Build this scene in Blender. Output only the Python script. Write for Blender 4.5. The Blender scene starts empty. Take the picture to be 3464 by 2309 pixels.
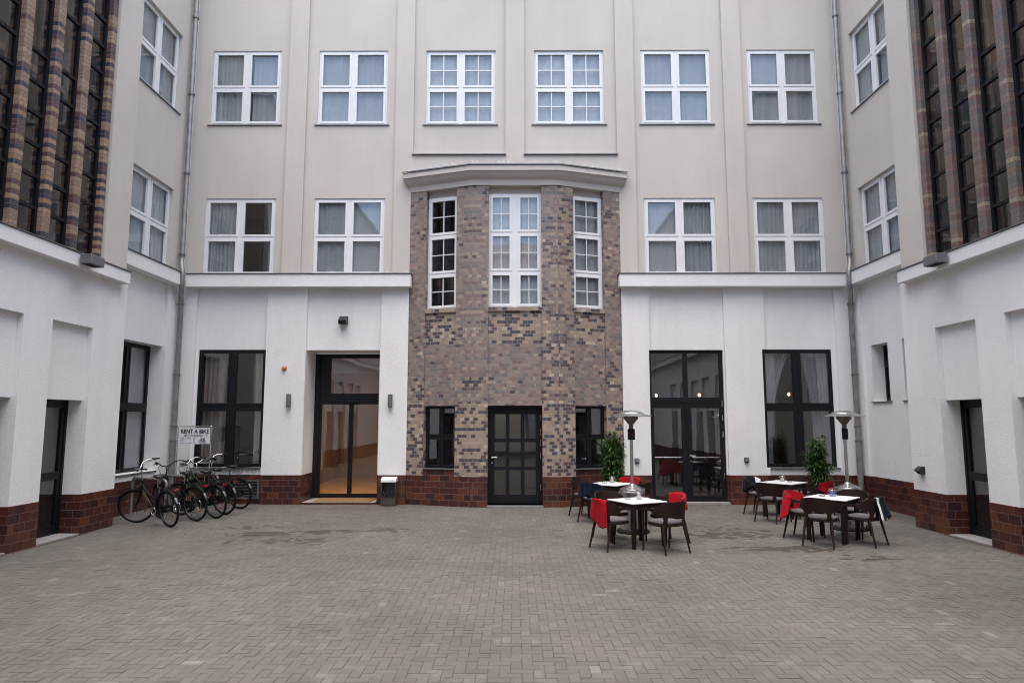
import bpy, bmesh, math, random
from mathutils import Vector, Matrix, noise
R = math.radians
random.seed(7)
SC = bpy.context.scene
COL = SC.collection

# ------------------------------------------------------------------ mesh helper
class MB:
    def __init__(s): s.v=[]; s.f=[]; s.m=[]; s.uv=[]
    def quad(s, pts, n=None, mi=0):
        pts=[Vector(p) for p in pts]
        nn=(pts[1]-pts[0]).cross(pts[2]-pts[0])
        if n is not None and nn.dot(Vector(n))<0: pts.reverse()
        b=len(s.v); s.v+=[tuple(p) for p in pts]; s.f.append(tuple(range(b,b+len(pts)))); s.m.append(mi)
    def box(s,x0,x1,y0,y1,z0,z1,mi=0,M=None):
        c=[(x0,y0,z0),(x1,y0,z0),(x1,y1,z0),(x0,y1,z0),(x0,y0,z1),(x1,y0,z1),(x1,y1,z1),(x0,y1,z1)]
        if M: c=[tuple(M@Vector(p)) for p in c]
        b=len(s.v); s.v+=c
        for q in ((0,3,2,1),(4,5,6,7),(0,1,5,4),(1,2,6,5),(2,3,7,6),(3,0,4,7)):
            s.f.append(tuple(b+i for i in q)); s.m.append(mi)
    def grid(s, rows, mi=0, close_u=False):
        b=len(s.v); nr=len(rows); nc=len(rows[0])
        for r in rows: s.v+=[tuple(p) for p in r]
        for i in range(nr-1):
            for j in range(nc if close_u else nc-1):
                k=(j+1)%nc
                s.f.append((b+i*nc+j,b+i*nc+k,b+(i+1)*nc+k,b+(i+1)*nc+j)); s.m.append(mi)
    def tube(s, path, r, n=8, mi=0, caps=True):
        path=[Vector(p) for p in path]
        rs=r if isinstance(r,(list,tuple)) else [r]*len(path)
        rings=[]; prev=None
        for i,p in enumerate(path):
            a=path[max(i-1,0)]; c=path[min(i+1,len(path)-1)]
            t=(c-a).normalized()
            if prev is None:
                ref=Vector((0,0,1)) if abs(t.z)<.9 else Vector((1,0,0))
                x=t.cross(ref).normalized()
            else:
                x=(prev-t*prev.dot(t)).normalized()
            prev=x; y=t.cross(x)
            rings.append([p+(x*math.cos(2*math.pi*k/n)+y*math.sin(2*math.pi*k/n))*rs[i] for k in range(n)])
        b=len(s.v); s.grid(rings,mi,True)
        if caps:
            s.f.append(tuple(b+k for k in range(n-1,-1,-1))); s.m.append(mi)
            e=b+(len(path)-1)*n; s.f.append(tuple(e+k for k in range(n))); s.m.append(mi)
    def lathe(s, prof, n=24, c=(0,0,0), mi=0, axis='z'):
        rings=[]
        for r,z in prof:
            ring=[]
            for k in range(n):
                a=2*math.pi*k/n
                p=(r*math.cos(a),r*math.sin(a),z)
                if axis=='y': p=(p[0],-p[2],p[1])
                ring.append((c[0]+p[0],c[1]+p[1],c[2]+p[2]))
            rings.append(ring)
        s.grid(rings,mi,True)
    def torus(s,c,Rr,r,axis='y',n=40,m=8,mi=0,sq=1.0):
        rows=[]
        for i in range(n+1):
            a=2*math.pi*i/n; row=[]
            for j in range(m):
                b=2*math.pi*j/m
                rr=Rr+r*math.cos(b); w=r*math.sin(b)*sq
                p=(rr*math.cos(a),w,rr*math.sin(a)) if axis=='y' else (rr*math.cos(a),rr*math.sin(a),w)
                row.append((c[0]+p[0],c[1]+p[1],c[2]+p[2]))
            rows.append(row)
        s.grid(rows,mi,True)
    def build(s,name,mats,parent=None,loc=(0,0,0),rot=(0,0,0),smooth=None,bevel=0,M=None,uvo=(0,0)):
        me=bpy.data.meshes.new(name)
        vs=s.v if M is None else [tuple(M@Vector(p)) for p in s.v]
        me.from_pydata(vs,[],s.f)
        if not isinstance(mats,(list,tuple)): mats=[mats]
        for m in mats: me.materials.append(m)
        if len(mats)>1: me.polygons.foreach_set('material_index',s.m)
        if smooth is not None or bevel:
            bm=bmesh.new(); bm.from_mesh(me)
            bmesh.ops.remove_doubles(bm,verts=bm.verts,dist=1e-5)
            bmesh.ops.recalc_face_normals(bm,faces=bm.faces)
            if bevel:
                ed=[e for e in bm.edges if len(e.link_faces)==2 and e.calc_face_angle(0)>R(40)]
                bmesh.ops.bevel(bm,geom=ed,offset=bevel,segments=1,affect='EDGES',profile=.5,clamp_overlap=True)
            bm.to_mesh(me); bm.free()
        uv=me.uv_layers.new(name='UVMap')
        co=me.vertices
        dat=[0.0]*(2*len(me.loops))
        for p in me.polygons:
            n=p.normal
            if abs(n.z)<.75:
                t=Vector((-n.y,n.x,0))
                t=t.normalized() if t.length>1e-6 else Vector((1,0,0))
                for li in p.loop_indices:
                    c=co[me.loops[li].vertex_index].co; dat[2*li]=t.x*c.x+t.y*c.y+uvo[0]; dat[2*li+1]=c.z+uvo[1]
            else:
                for li in p.loop_indices:
                    c=co[me.loops[li].vertex_index].co; dat[2*li]=c.x; dat[2*li+1]=c.y
        uv.data.foreach_set('uv',dat)
        if smooth is not None:
            me.polygons.foreach_set('use_smooth',[True]*len(me.polygons))
            me.set_sharp_from_angle(angle=R(smooth))
        return link(name,me,parent,loc,rot)

def build_split(mb,name,mats,parent=None,**kw):
    par=list(range(len(mb.v)))
    def fd(i):
        while par[i]!=i: par[i]=par[par[i]]; i=par[i]
        return i
    key={}
    for i,v in enumerate(mb.v):
        k=(round(v[0],4),round(v[1],4),round(v[2],4))
        if k in key: par[fd(i)]=fd(key[k])
        else: key[k]=i
    for f in mb.f:
        for q in f[1:]: par[fd(q)]=fd(f[0])
    comp={}
    for f,m in zip(mb.f,mb.m): comp.setdefault(fd(f[0]),[]).append((f,m))
    out=[]
    for c in comp.values():
        n=MB(); mp={}
        for f,m in c:
            g=[]
            for q in f:
                if q not in mp: mp[q]=len(n.v); n.v.append(mb.v[q])
                g.append(mp[q])
            n.f.append(tuple(g)); n.m.append(m)
        out.append(n.build(name,mats,parent,**kw))
    return out
def link(name,me,parent=None,loc=(0,0,0),rot=(0,0,0)):
    o=bpy.data.objects.new(name,me); COL.objects.link(o)
    o.location=loc; o.rotation_euler=rot
    if parent: o.parent=parent
    return o
def thing(name,label,cat,loc=(0,0,0),rz=0,group=None):
    o=link(name,None,None,loc,(0,0,rz)); o.empty_display_size=.2
    return tag(o,label,cat,group)
def tag(o,label,cat,group=None):
    o['label']=label; o['category']=cat
    if group: o['group']=group
    return o

# ------------------------------------------------------------------ materials
def mat(name):
    m=bpy.data.materials.new(name); m.use_nodes=True
    nt=m.node_tree; b=nt.nodes['Principled BSDF']
    return m,nt,b
def N(nt,t,**kw):
    n=nt.nodes.new(t)
    for k,v in kw.items():
        if k in n.inputs: n.inputs[k].default_value=v
        else: setattr(n,k,v)
    return n
def L(nt,a,b): nt.links.new(a,b)
def mixc(nt,fac,a,b,blend='MIX'):
    n=nt.nodes.new('ShaderNodeMix'); n.data_type='RGBA'; n.blend_type=blend
    for sock,val in ((n.inputs[0],fac),(n.inputs[6],a),(n.inputs[7],b)):
        if hasattr(val,'is_output'): L(nt,val,sock)
        elif isinstance(val,(int,float)): sock.default_value=val
        else: sock.default_value=(*val,1)
    return n.outputs[2]
def mth(nt,op,a,b=0.0,c=0.0):
    n=nt.nodes.new('ShaderNodeMath'); n.operation=op
    for s,v in zip(n.inputs,(a,b,c)):
        if hasattr(v,'is_output'): L(nt,v,s)
        else: s.default_value=v
    return n.outputs[0]
def ramp(nt,fac,stops,mode='LINEAR'):
    n=nt.nodes.new('ShaderNodeValToRGB'); cr=n.color_ramp; cr.interpolation=mode
    while len(cr.elements)<len(stops): cr.elements.new(.5)
    for e,(p,c) in zip(cr.elements,stops):
        e.position=p; e.color=(*c,1) if len(c)==3 else c
    L(nt,fac,n.inputs[0]); return n.outputs[0]
def bump(nt,b,h,strength,dist):
    n=N(nt,'ShaderNodeBump',Strength=strength,Distance=dist); L(nt,h,n.inputs['Height']); L(nt,n.outputs[0],b.inputs['Normal'])
def simple(name,col,rough=.5,metal=0.,var=.12,scale=6.,spec=.5,bmp=0):
    m,nt,b=mat(name)
    tc=N(nt,'ShaderNodeTexCoord')
    no=N(nt,'ShaderNodeTexNoise',Scale=scale,Detail=4.); L(nt,tc.outputs['Object'],no.inputs['Vector'])
    lo=tuple(c*(1-var) for c in col); hi=tuple(min(1,c*(1+var)) for c in col)
    L(nt,ramp(nt,no.outputs[0],[(.3,lo),(.7,hi)]),b.inputs['Base Color'])
    rr=N(nt,'ShaderNodeMapRange',**{'To Min':max(.02,rough-.06),'To Max':min(1,rough+.08)}); L(nt,no.outputs[0],rr.inputs[0]); L(nt,rr.outputs[0],b.inputs['Roughness'])
    b.inputs['Metallic'].default_value=metal
    b.inputs['Specular IOR Level'].default_value=spec
    if bmp:
        n2=N(nt,'ShaderNodeTexNoise',Scale=scale*30,Detail=3.); L(nt,tc.outputs['Object'],n2.inputs['Vector'])
        bump(nt,b,n2.outputs[0],bmp,.002)
    return m
def stucco(name,col,scale,strength,dist):
    m,nt,b=mat(name)
    g=N(nt,'ShaderNodeNewGeometry')
    lo=N(nt,'ShaderNodeTexNoise',Scale=.55,Detail=5.,Roughness=.6); L(nt,g.outputs['Position'],lo.inputs['Vector'])
    mp=N(nt,'ShaderNodeMapping'); mp.inputs['Scale'].default_value=(1.6,1.6,.22); L(nt,g.outputs['Position'],mp.inputs[0])
    st=N(nt,'ShaderNodeTexNoise',Scale=2.2,Detail=6.,Roughness=.65); L(nt,mp.outputs[0],st.inputs['Vector'])
    v=N(nt,'ShaderNodeTexVoronoi',Scale=scale,Randomness=1.); L(nt,g.outputs['Position'],v.inputs['Vector'])
    n=N(nt,'ShaderNodeTexNoise',Scale=scale*1.3,Detail=3.,Roughness=.6); L(nt,g.outputs['Position'],n.inputs['Vector'])
    c=ramp(nt,lo.outputs[0],[(.25,tuple(x*.93 for x in col)),(.75,tuple(min(1,x*1.04) for x in col))])
    s=ramp(nt,st.outputs[0],[(.30,(.965,.96,.955)),(.6,(1,1,1))])
    c=mixc(nt,1.0,c,s,'MULTIPLY')
    sp=ramp(nt,n.outputs[0],[(.3,(.925,.925,.925)),(.62,(1.0,1.0,1.0))])
    c=mixc(nt,1.0,c,sp,'MULTIPLY')
    # splash dirt low on the wall and drip marks just under ledges keep their own shape
    L(nt,c,b.inputs['Base Color'])
    b.inputs['Roughness'].default_value=.92; b.inputs['Specular IOR Level'].default_value=.2
    h=mth(nt,'ADD',mth(nt,'MULTIPLY',v.outputs['Distance'],-.6),n.outputs[0])
    bump(nt,b,h,strength,dist)
    return m
def brick(name,bw,bh,mortar,mcol,stA,stB=None,mixamt=0.,rough=.38,off=.5,inner=.18,bstr=.6,joint=0):
    m,nt,b=mat(name)
    uv=N(nt,'ShaderNodeUVMap'); uv.uv_map='UVMap'
    bt=N(nt,'ShaderNodeTexBrick',Scale=1.0); bt.offset=off; bt.offset_frequency=2; bt.squash=1
    bt.inputs['Color1'].default_value=(0,0,0,1); bt.inputs['Color2'].default_value=(1,1,1,1); bt.inputs['Mortar'].default_value=(.5,.5,.5,1)
    bt.inputs['Mortar Size'].default_value=mortar; bt.inputs['Mortar Smooth'].default_value=.15; bt.inputs['Bias'].default_value=0
    bt.inputs['Brick Width'].default_value=bw; bt.inputs['Row Height'].default_value=bh
    wob=N(nt,'ShaderNodeTexNoise',Scale=7.,Detail=2.); L(nt,uv.outputs[0],wob.inputs['Vector'])
    va=N(nt,'ShaderNodeVectorMath',operation='MULTIPLY_ADD')
    L(nt,wob.outputs['Color'],va.inputs[0]); va.inputs[1].default_value=(.006,.006,0); L(nt,uv.outputs[0],va.inputs[2])
    L(nt,va.outputs[0],bt.inputs['Vector'])
    sep=N(nt,'ShaderNodeSeparateColor'); L(nt,bt.outputs['Color'],sep.inputs[0])
    # Brick noise is not flat: spread it with white noise so every stop gets its share
    wn=N(nt,'ShaderNodeTexWhiteNoise',noise_dimensions='1D'); L(nt,mth(nt,'MULTIPLY',sep.outputs[0],913.7),wn.inputs['W'])
    wn2=N(nt,'ShaderNodeTexWhiteNoise',noise_dimensions='1D'); L(nt,mth(nt,'MULTIPLY',sep.outputs[0],377.1),wn2.inputs['W'])
    c=ramp(nt,wn.outputs[0],stA,'CONSTANT')
    if stB:
        cB=ramp(nt,wn.outputs[0],stB,'CONSTANT')
        big=N(nt,'ShaderNodeTexNoise',Scale=1.1,Detail=2.); L(nt,uv.outputs[0],big.inputs['Vector'])
        k=mth(nt,'ADD',wn2.outputs[0],mth(nt,'MULTIPLY',mth(nt,'SUBTRACT',big.outputs[0],.5),1.4))
        c=mixc(nt,mth(nt,'LESS_THAN',k,mixamt),c,cB)
    ino=N(nt,'ShaderNodeTexNoise',Scale=34.,Detail=4.,Roughness=.65); L(nt,uv.outputs[0],ino.inputs['Vector'])
    tint=ramp(nt,ino.outputs[0],[(.25,(1-inner*2,)*3),(.75,(1+inner,)*3)])
    c=mixc(nt,1.0,c,tint,'MULTIPLY')
    if joint:
        b2=N(nt,'ShaderNodeTexBrick',Scale=1.0); b2.offset=.5; b2.inputs['Brick Width'].default_value=joint; b2.inputs['Row Height'].default_value=bh
        b2.inputs['Mortar Size'].default_value=.003; b2.inputs['Mortar Smooth'].default_value=.1; b2.inputs['Bias'].default_value=0
        L(nt,va.outputs[0],b2.inputs['Vector']); c=mixc(nt,b2.outputs['Fac'],c,mcol)
    c=mixc(nt,bt.outputs['Fac'],c,mcol)
    L(nt,c,b.inputs['Base Color'])
    rr=mth(nt,'ADD',mth(nt,'MULTIPLY',bt.outputs['Fac'],.5),mth(nt,'ADD',rough-.1,mth(nt,'MULTIPLY',ino.outputs[0],.25)))
    L(nt,rr,b.inputs['Roughness'])
    h=mth(nt,'ADD',mth(nt,'MULTIPLY',bt.outputs['Fac'],-1.0),mth(nt,'MULTIPLY',mth(nt,'ADD',ino.outputs[0],wn2.outputs[0]),.25))
    bump(nt,b,h,bstr,.004)
    return m
def glass(name,rough=0.0,tint=(1,1,1),boost=1.0,wav=.25):
    m=bpy.data.materials.new(name); m.use_nodes=True; nt=m.node_tree; nt.nodes.clear()
    out=N(nt,'ShaderNodeOutputMaterial'); mx=N(nt,'ShaderNodeMixShader'); tr=N(nt,'ShaderNodeBsdfTransparent'); gl=N(nt,'ShaderNodeBsdfGlossy')
    tr.inputs[0].default_value=(*tint,1); gl.inputs['Roughness'].default_value=rough
    g=N(nt,'ShaderNodeNewGeometry')
    no=N(nt,'ShaderNodeTexNoise',Scale=1.6,Detail=1.); L(nt,g.outputs['Position'],no.inputs['Vector'])
    bp=N(nt,'ShaderNodeBump',Strength=wav,Distance=.02); L(nt,no.outputs[0],bp.inputs['Height'])
    L(nt,bp.outputs[0],gl.inputs['Normal'])
    dt=N(nt,'ShaderNodeVectorMath',operation='DOT_PRODUCT'); L(nt,g.outputs['Normal'],dt.inputs[0]); L(nt,g.outputs['Incoming'],dt.inputs[1])
    # Schlick, the same from both sides of the pane
    sch=mth(nt,'POWER',mth(nt,'SUBTRACT',1.0,mth(nt,'ABSOLUTE',dt.outputs['Value'])),5.0)
    f=mth(nt,'MINIMUM',mth(nt,'ADD',mth(nt,'MULTIPLY',sch,.9),.042*boost),1.0)
    L(nt,f,mx.inputs[0]); L(nt,tr.outputs[0],mx.inputs[1]); L(nt,gl.outputs[0],mx.inputs[2]); L(nt,mx.outputs[0],out.inputs[0])
    return m
def emit(name,col,st):
    m=bpy.data.materials.new(name); m.use_nodes=True; nt=m.node_tree; nt.nodes.clear()
    out=N(nt,'ShaderNodeOutputMaterial'); e=N(nt,'ShaderNodeEmission',Strength=st); e.inputs[0].default_value=(*col,1); L(nt,e.outputs[0],out.inputs[0]); return m
def cloth(name,col,trans=.0,scale=90.):
    m,nt,b=mat(name)
    tc=N(nt,'ShaderNodeTexCoord')
    no=N(nt,'ShaderNodeTexNoise',Scale=5.,Detail=4.); L(nt,tc.outputs['Object'],no.inputs['Vector'])
    n2=N(nt,'ShaderNodeTexNoise',Scale=scale,Detail=2.); L(nt,tc.outputs['Object'],n2.inputs['Vector'])
    c=ramp(nt,no.outputs[0],[(.3,tuple(x*.85 for x in col)),(.7,col)])
    L(nt,c,b.inputs['Base Color']); b.inputs['Roughness'].default_value=.95; b.inputs['Specular IOR Level'].default_value=.15
    b.inputs['Sheen Weight'].default_value=.04
    bump(nt,b,n2.outputs[0],.4,.003)
    if trans:
        out=nt.nodes['Material Output']; t=N(nt,'ShaderNodeBsdfTranslucent'); t.inputs[0].default_value=(*col,1)
        mx=N(nt,'ShaderNodeMixShader'); mx.inputs[0].default_value=trans
        L(nt,b.outputs[0],mx.inputs[1]); L(nt,t.outputs[0],mx.inputs[2]); L(nt,mx.outputs[0],out.inputs[0])
    return m

TAN=[(0,(0.339,0.254,0.192)),(.20,(0.289,0.221,0.170)),(.42,(0.376,0.288,0.216)),(.56,(0.062,0.060,0.081)),(.72,(0.109,0.070,0.077)),(.87,(0.076,0.060,0.072)),(.95,(0.443,0.378,0.293))]
FADE=[(0,(0.242,0.178,0.163)),(.16,(0.195,0.166,0.151)),(.32,(0.271,0.201,0.175)),(.46,(0.157,0.147,0.147)),(.58,(0.212,0.143,0.134)),(.72,(0.256,0.207,0.178)),(.84,(0.173,0.122,0.124)),(.93,(0.310,0.249,0.197))]
M={}
M['white']=stucco('white_roughcast',(.80,.795,.785),58,.5,.013)
M['beige']=stucco('beige_render',(.565,.525,.48),120,.4,.007)
M['tan']=brick('clinker_tan_purple',.125,.0805,.0045,(.27,.24,.21),TAN)
M['mix']=brick('clinker_mixed',.125,.0805,.0045,(.225,.195,.17),FADE,TAN,.42)
M['fade']=brick('clinker_weathered',.125,.0805,.0045,(.225,.195,.17),FADE,TAN,.10,rough=.5)
M['tile']=brick('red_brown_wall_tile',.25,.145,.004,(.14,.095,.082),[(0,(.072,.021,.017)),(.25,(.092,.027,.018)),(.45,(.046,.018,.018)),(.62,(.115,.038,.021)),(.80,(.062,.019,.016))],rough=.3,inner=.3,bstr=.5)
M['pier_tan']=brick('banded_clinker_tan',90.,.0805,.005,(.12,.09,.07),[(0,(.30,.20,.135)),(.22,(.255,.17,.115)),(.42,(.32,.22,.15)),(.58,(.105,.055,.058)),(.80,(.045,.042,.062))],rough=.25,inner=.14,joint=.12,off=0.)
M['pier_red']=brick('banded_clinker_mauve',90.,.0805,.005,(.12,.09,.07),[(0,(.18,.115,.10)),(.25,(.14,.125,.118)),(.45,(.205,.14,.118)),(.62,(.115,.105,.11)),(.78,(.15,.085,.078)),(.95,(.30,.25,.18))],rough=.28,inner=.2,joint=.12,off=0.)
M['zinc']=simple('weathered_zinc',(.17,.172,.178),.45,.6,.2,4.)
M['pipe']=simple('galvanised_pipe',(.25,.25,.245),.5,.55,.25,4.)
M['wframe']=simple('white_window_plastic',(.70,.71,.72),.35,0,.03,3.)
M['alu']=simple('anthracite_aluminium',(.0055,.0065,.0095),.45,0,.15,5.,spec=.3)
M['steel']=simple('brushed_stainless',(.55,.55,.54),.27,1.,.12,3.)
M['chrome']=simple('chrome',(.65,.65,.66),.15,1.,.08,3.)
M['glass']=glass('window_glass',boost=3.6,wav=.13,tint=(.86,.90,.91))
M['dglass']=glass('shop_glass',boost=4.4,wav=.07,tint=(.80,.80,.83))
M['sglass']=glass('stair_glass',boost=1.7,wav=.1,tint=(.74,.72,.70))
M['jar']=glass('jar_glass',boost=3.6,wav=0,tint=(.86,.89,.88))
M['curtain']=cloth('sheer_curtain',(.46,.475,.50),.25,60.)
M['curtain_white']=cloth('net_curtain_white',(.58,.60,.63),.2,60.)
M['drape']=cloth('drape_brown',(.38,.32,.27),.2,60.)
M['room']=simple('room_plaster',(.34,.33,.32),.9,0,.1,1.)
M['dark']=simple('dim_interior',(.13,.11,.11),.85,0,.2,1.)
M['cafe']=simple('cafe_interior',(.30,.24,.25),.85,0,.2,.8)
M['brown']=simple('stair_interior',(.42,.32,.25),.8,0,.3,.9)
M['wood']=simple('lobby_floor',(.55,.32,.11),.3,0,.25,3.)
M['slab']=simple('threshold_concrete',(.26,.255,.25),.85,0,.12,6.,bmp=.3)
M['coir']=simple('coir_mat',(.20,.115,.045),.95,0,.25,30.,bmp=.8)
M['plast']=simple('brown_wicker_plastic',(.016,.0065,.0048),.5,0,.2,8.,spec=.3)
M['cush']=cloth('grey_cushion',(.135,.125,.135),0)
M['ttop']=simple('white_laminate',(.74,.74,.75),.3,0,.03,4.)
M['red']=cloth('red_fleece',(.30,.003,.009),0)
M['navy']=cloth('navy_fleece',(.006,.011,.024),0)
M['fleece']=cloth('white_fleece',(.72,.73,.75),0)
M['black']=simple('black_rubber',(.006,.006,.0065),.7,0,.2,9.,spec=.25)
M['bike']=simple('black_bike_paint',(.004,.0045,.005),.3,0,.2,9.,spec=.3)
M['bikegrey']=simple('charcoal_bike_paint',(.010,.012,.014),.3,0,.2,9.,spec=.3)
M['beacon']=simple('orange_beacon_plastic',(.62,.15,.015),.3,0,.1,9.)
M['rim']=simple('dull_alloy_rim',(.12,.12,.125),.35,.9,.15,8.)
M['sad']=simple('saddle_vinyl',(.006,.0055,.0055),.5,0,.2,9.)
M['redl']=simple('red_reflector',(.16,.008,.010),.2,0,.1,9.)
M['orange']=simple('orange_reflector',(.38,.07,.01),.25,0,.1,9.)
M['yel']=simple('yellow_sticker',(.65,.35,.02),.5,0,.1,9.)
M['green']=simple('green_sticker',(.02,.35,.10),.5,0,.1,9.)
M['sign']=simple('sign_white',(.74,.75,.77),.45,0,.03,5.)
M['ink']=simple('sign_ink',(.012,.012,.014),.6,0,.05,5.)
M['grey']=simple('grey_lamp_metal',(.17,.175,.185),.45,.5,.1,6.)
M['box']=simple('dark_fixture',(.018,.019,.023),.45,0,.15,7.)
M['binm']=simple('bin_bronze_metal',(.085,.076,.062),.42,.4,.12,6.)
M['bag']=simple('bin_liner',(.012,.012,.013),.28,0,.2,30.)
M['leaf']=None
M['cane']=simple('bamboo_cane',(.20,.13,.06),.6,0,.25,12.)
M['pot']=simple('grey_pot',(.06,.06,.063),.6,0,.15,6.)
M['wax']=simple('candle_wax',(.45,.44,.42),.5,0,.05,8.)
M['blue']=simple('blue_candle',(.03,.13,.42),.5,0,.1,8.)
M['bulb']=emit('warm_bulb',(1,.52,.18),6.)
M['globe']=emit('warm_globe',(1,.72,.36),7.)
M['lobby']=emit('lobby_lamp',(1,.62,.24),26.)  # glow of the added lamp that warms the lobby floor
M['roof']=brick('red_roof_tile',.25,.33,.012,(.05,.02,.015),[(0,(.22,.07,.045)),(.4,(.18,.06,.04)),(.7,(.26,.09,.055))],rough=.7)
def leafmat():
    m,nt,b=mat('bamboo_leaf'); oi=N(nt,'ShaderNodeNewGeometry')
    c=ramp(nt,oi.outputs['Random Per Island'],[(0,(.018,.05,.014)),(.5,(.035,.095,.02)),(.85,(.07,.15,.03)),(1,(.13,.17,.04))])
    L(nt,c,b.inputs['Base Color']); b.inputs['Roughness'].default_value=.4
    out=nt.nodes['Material Output']; t=N(nt,'ShaderNodeBsdfTranslucent'); L(nt,c,t.inputs[0]); mx=N(nt,'ShaderNodeMixShader'); mx.inputs[0].default_value=.25
    L(nt,b.outputs[0],mx.inputs[1]); L(nt,t.outputs[0],mx.inputs[2]); L(nt,mx.outputs[0],out.inputs[0]); return m
M['leaf']=leafmat()

# ------------------------------------------------------------------ wall builder (relief made of cells)
def frame_of(O,rz):
    return Matrix.Translation(Vector(O))@Matrix.Rotation(rz,4,'Z')
def wall(mbs,u0,u1,z0,z1,layers,base=('wall',0,0.0),basetop=None,basepart=('base_course',0),basepush=.012):
    """local x = along, y = inward depth, z = up; layers: (a0,a1,b0,b1,depth,part,mi,open)"""
    us={u0,u1}; zs={z0,z1}
    for l in layers:
        us|={min(max(l[0],u0),u1),min(max(l[1],u0),u1)}; zs|={min(max(l[2],z0),z1),min(max(l[3],z0),z1)}
    if basetop is not None: zs.add(basetop)
    us=sorted(us); zs=sorted(zs)
    us=[u for i,u in enumerate(us) if i==0 or u-us[i-1]>1e-5]; zs=[z for i,z in enumerate(zs) if i==0 or z-zs[i-1]>1e-5]
    C={}
    for i in range(len(us)-1):
        for j in range(len(zs)-1):
            a=(us[i]+us[i+1])/2; b=(zs[j]+zs[j+1])/2
            part,mi,d,op=base[0],base[1],base[2],False
            for l in layers:
                if l[0]<a<l[1] and l[2]<b<l[3]: d,part,mi,op=l[4],l[5],l[6],l[7]
            if basetop is not None and b<basetop:
                part,mi=basepart
                if not op: d-=basepush
            C[i,j]=(d,part,mi,op)
    for (i,j),(d,part,mi,op) in C.items():
        a,b,c,e=us[i],us[i+1],zs[j],zs[j+1]
        if not op: mbs.setdefault(part,MB()).quad([(a,d,c),(b,d,c),(b,d,e),(a,d,e)],(0,-1,0),mi)
        r=C.get((i+1,j))
        if r and abs(r[0]-d)>1e-6:
            s=(d,part,mi) if d<r[0] else r
            n=(1,0,0) if d<r[0] else (-1,0,0)
            mbs.setdefault(s[1],MB()).quad([(b,d,c),(b,r[0],c),(b,r[0],e),(b,d,e)],n,s[2])
        t=C.get((i,j+1))
        if t and abs(t[0]-d)>1e-6:
            s=(d,part,mi) if d<t[0] else t
            n=(0,0,1) if d<t[0] else (0,0,-1)
            mbs.setdefault(s[1],MB()).quad([(a,d,e),(a,t[0],e),(b,t[0],e),(b,d,e)],n,s[2])

def curtain_mesh(mb,x0,x1,z0,z1,y,amp=.03,wl=.13,mi=0,taper=0.,side=0,ph=0.):
    n=max(8,int((x1-x0)/.022)); rows=[]
    for k in range(9):
        f=k/8; z=z1+(z0-z1)*f; row=[]
        g=1-taper*math.sin(min(1,f*1.35)*math.pi*.5)
        for i in range(n+1):
            t=i/n
            x=(x0+(x1-x0)*t*g) if side<=0 else (x1-(x1-x0)*(1-t)*g)
            w=math.sin(2*math.pi*((x1-x0)*t)/wl+ph+1.3*math.sin(5*t+ph))
            row.append((x,y+amp*w*(.75+.25*f)+.01*math.sin(9*t+2*f),z))
        rows.append(row)
    mb.grid(rows,mi)

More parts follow.
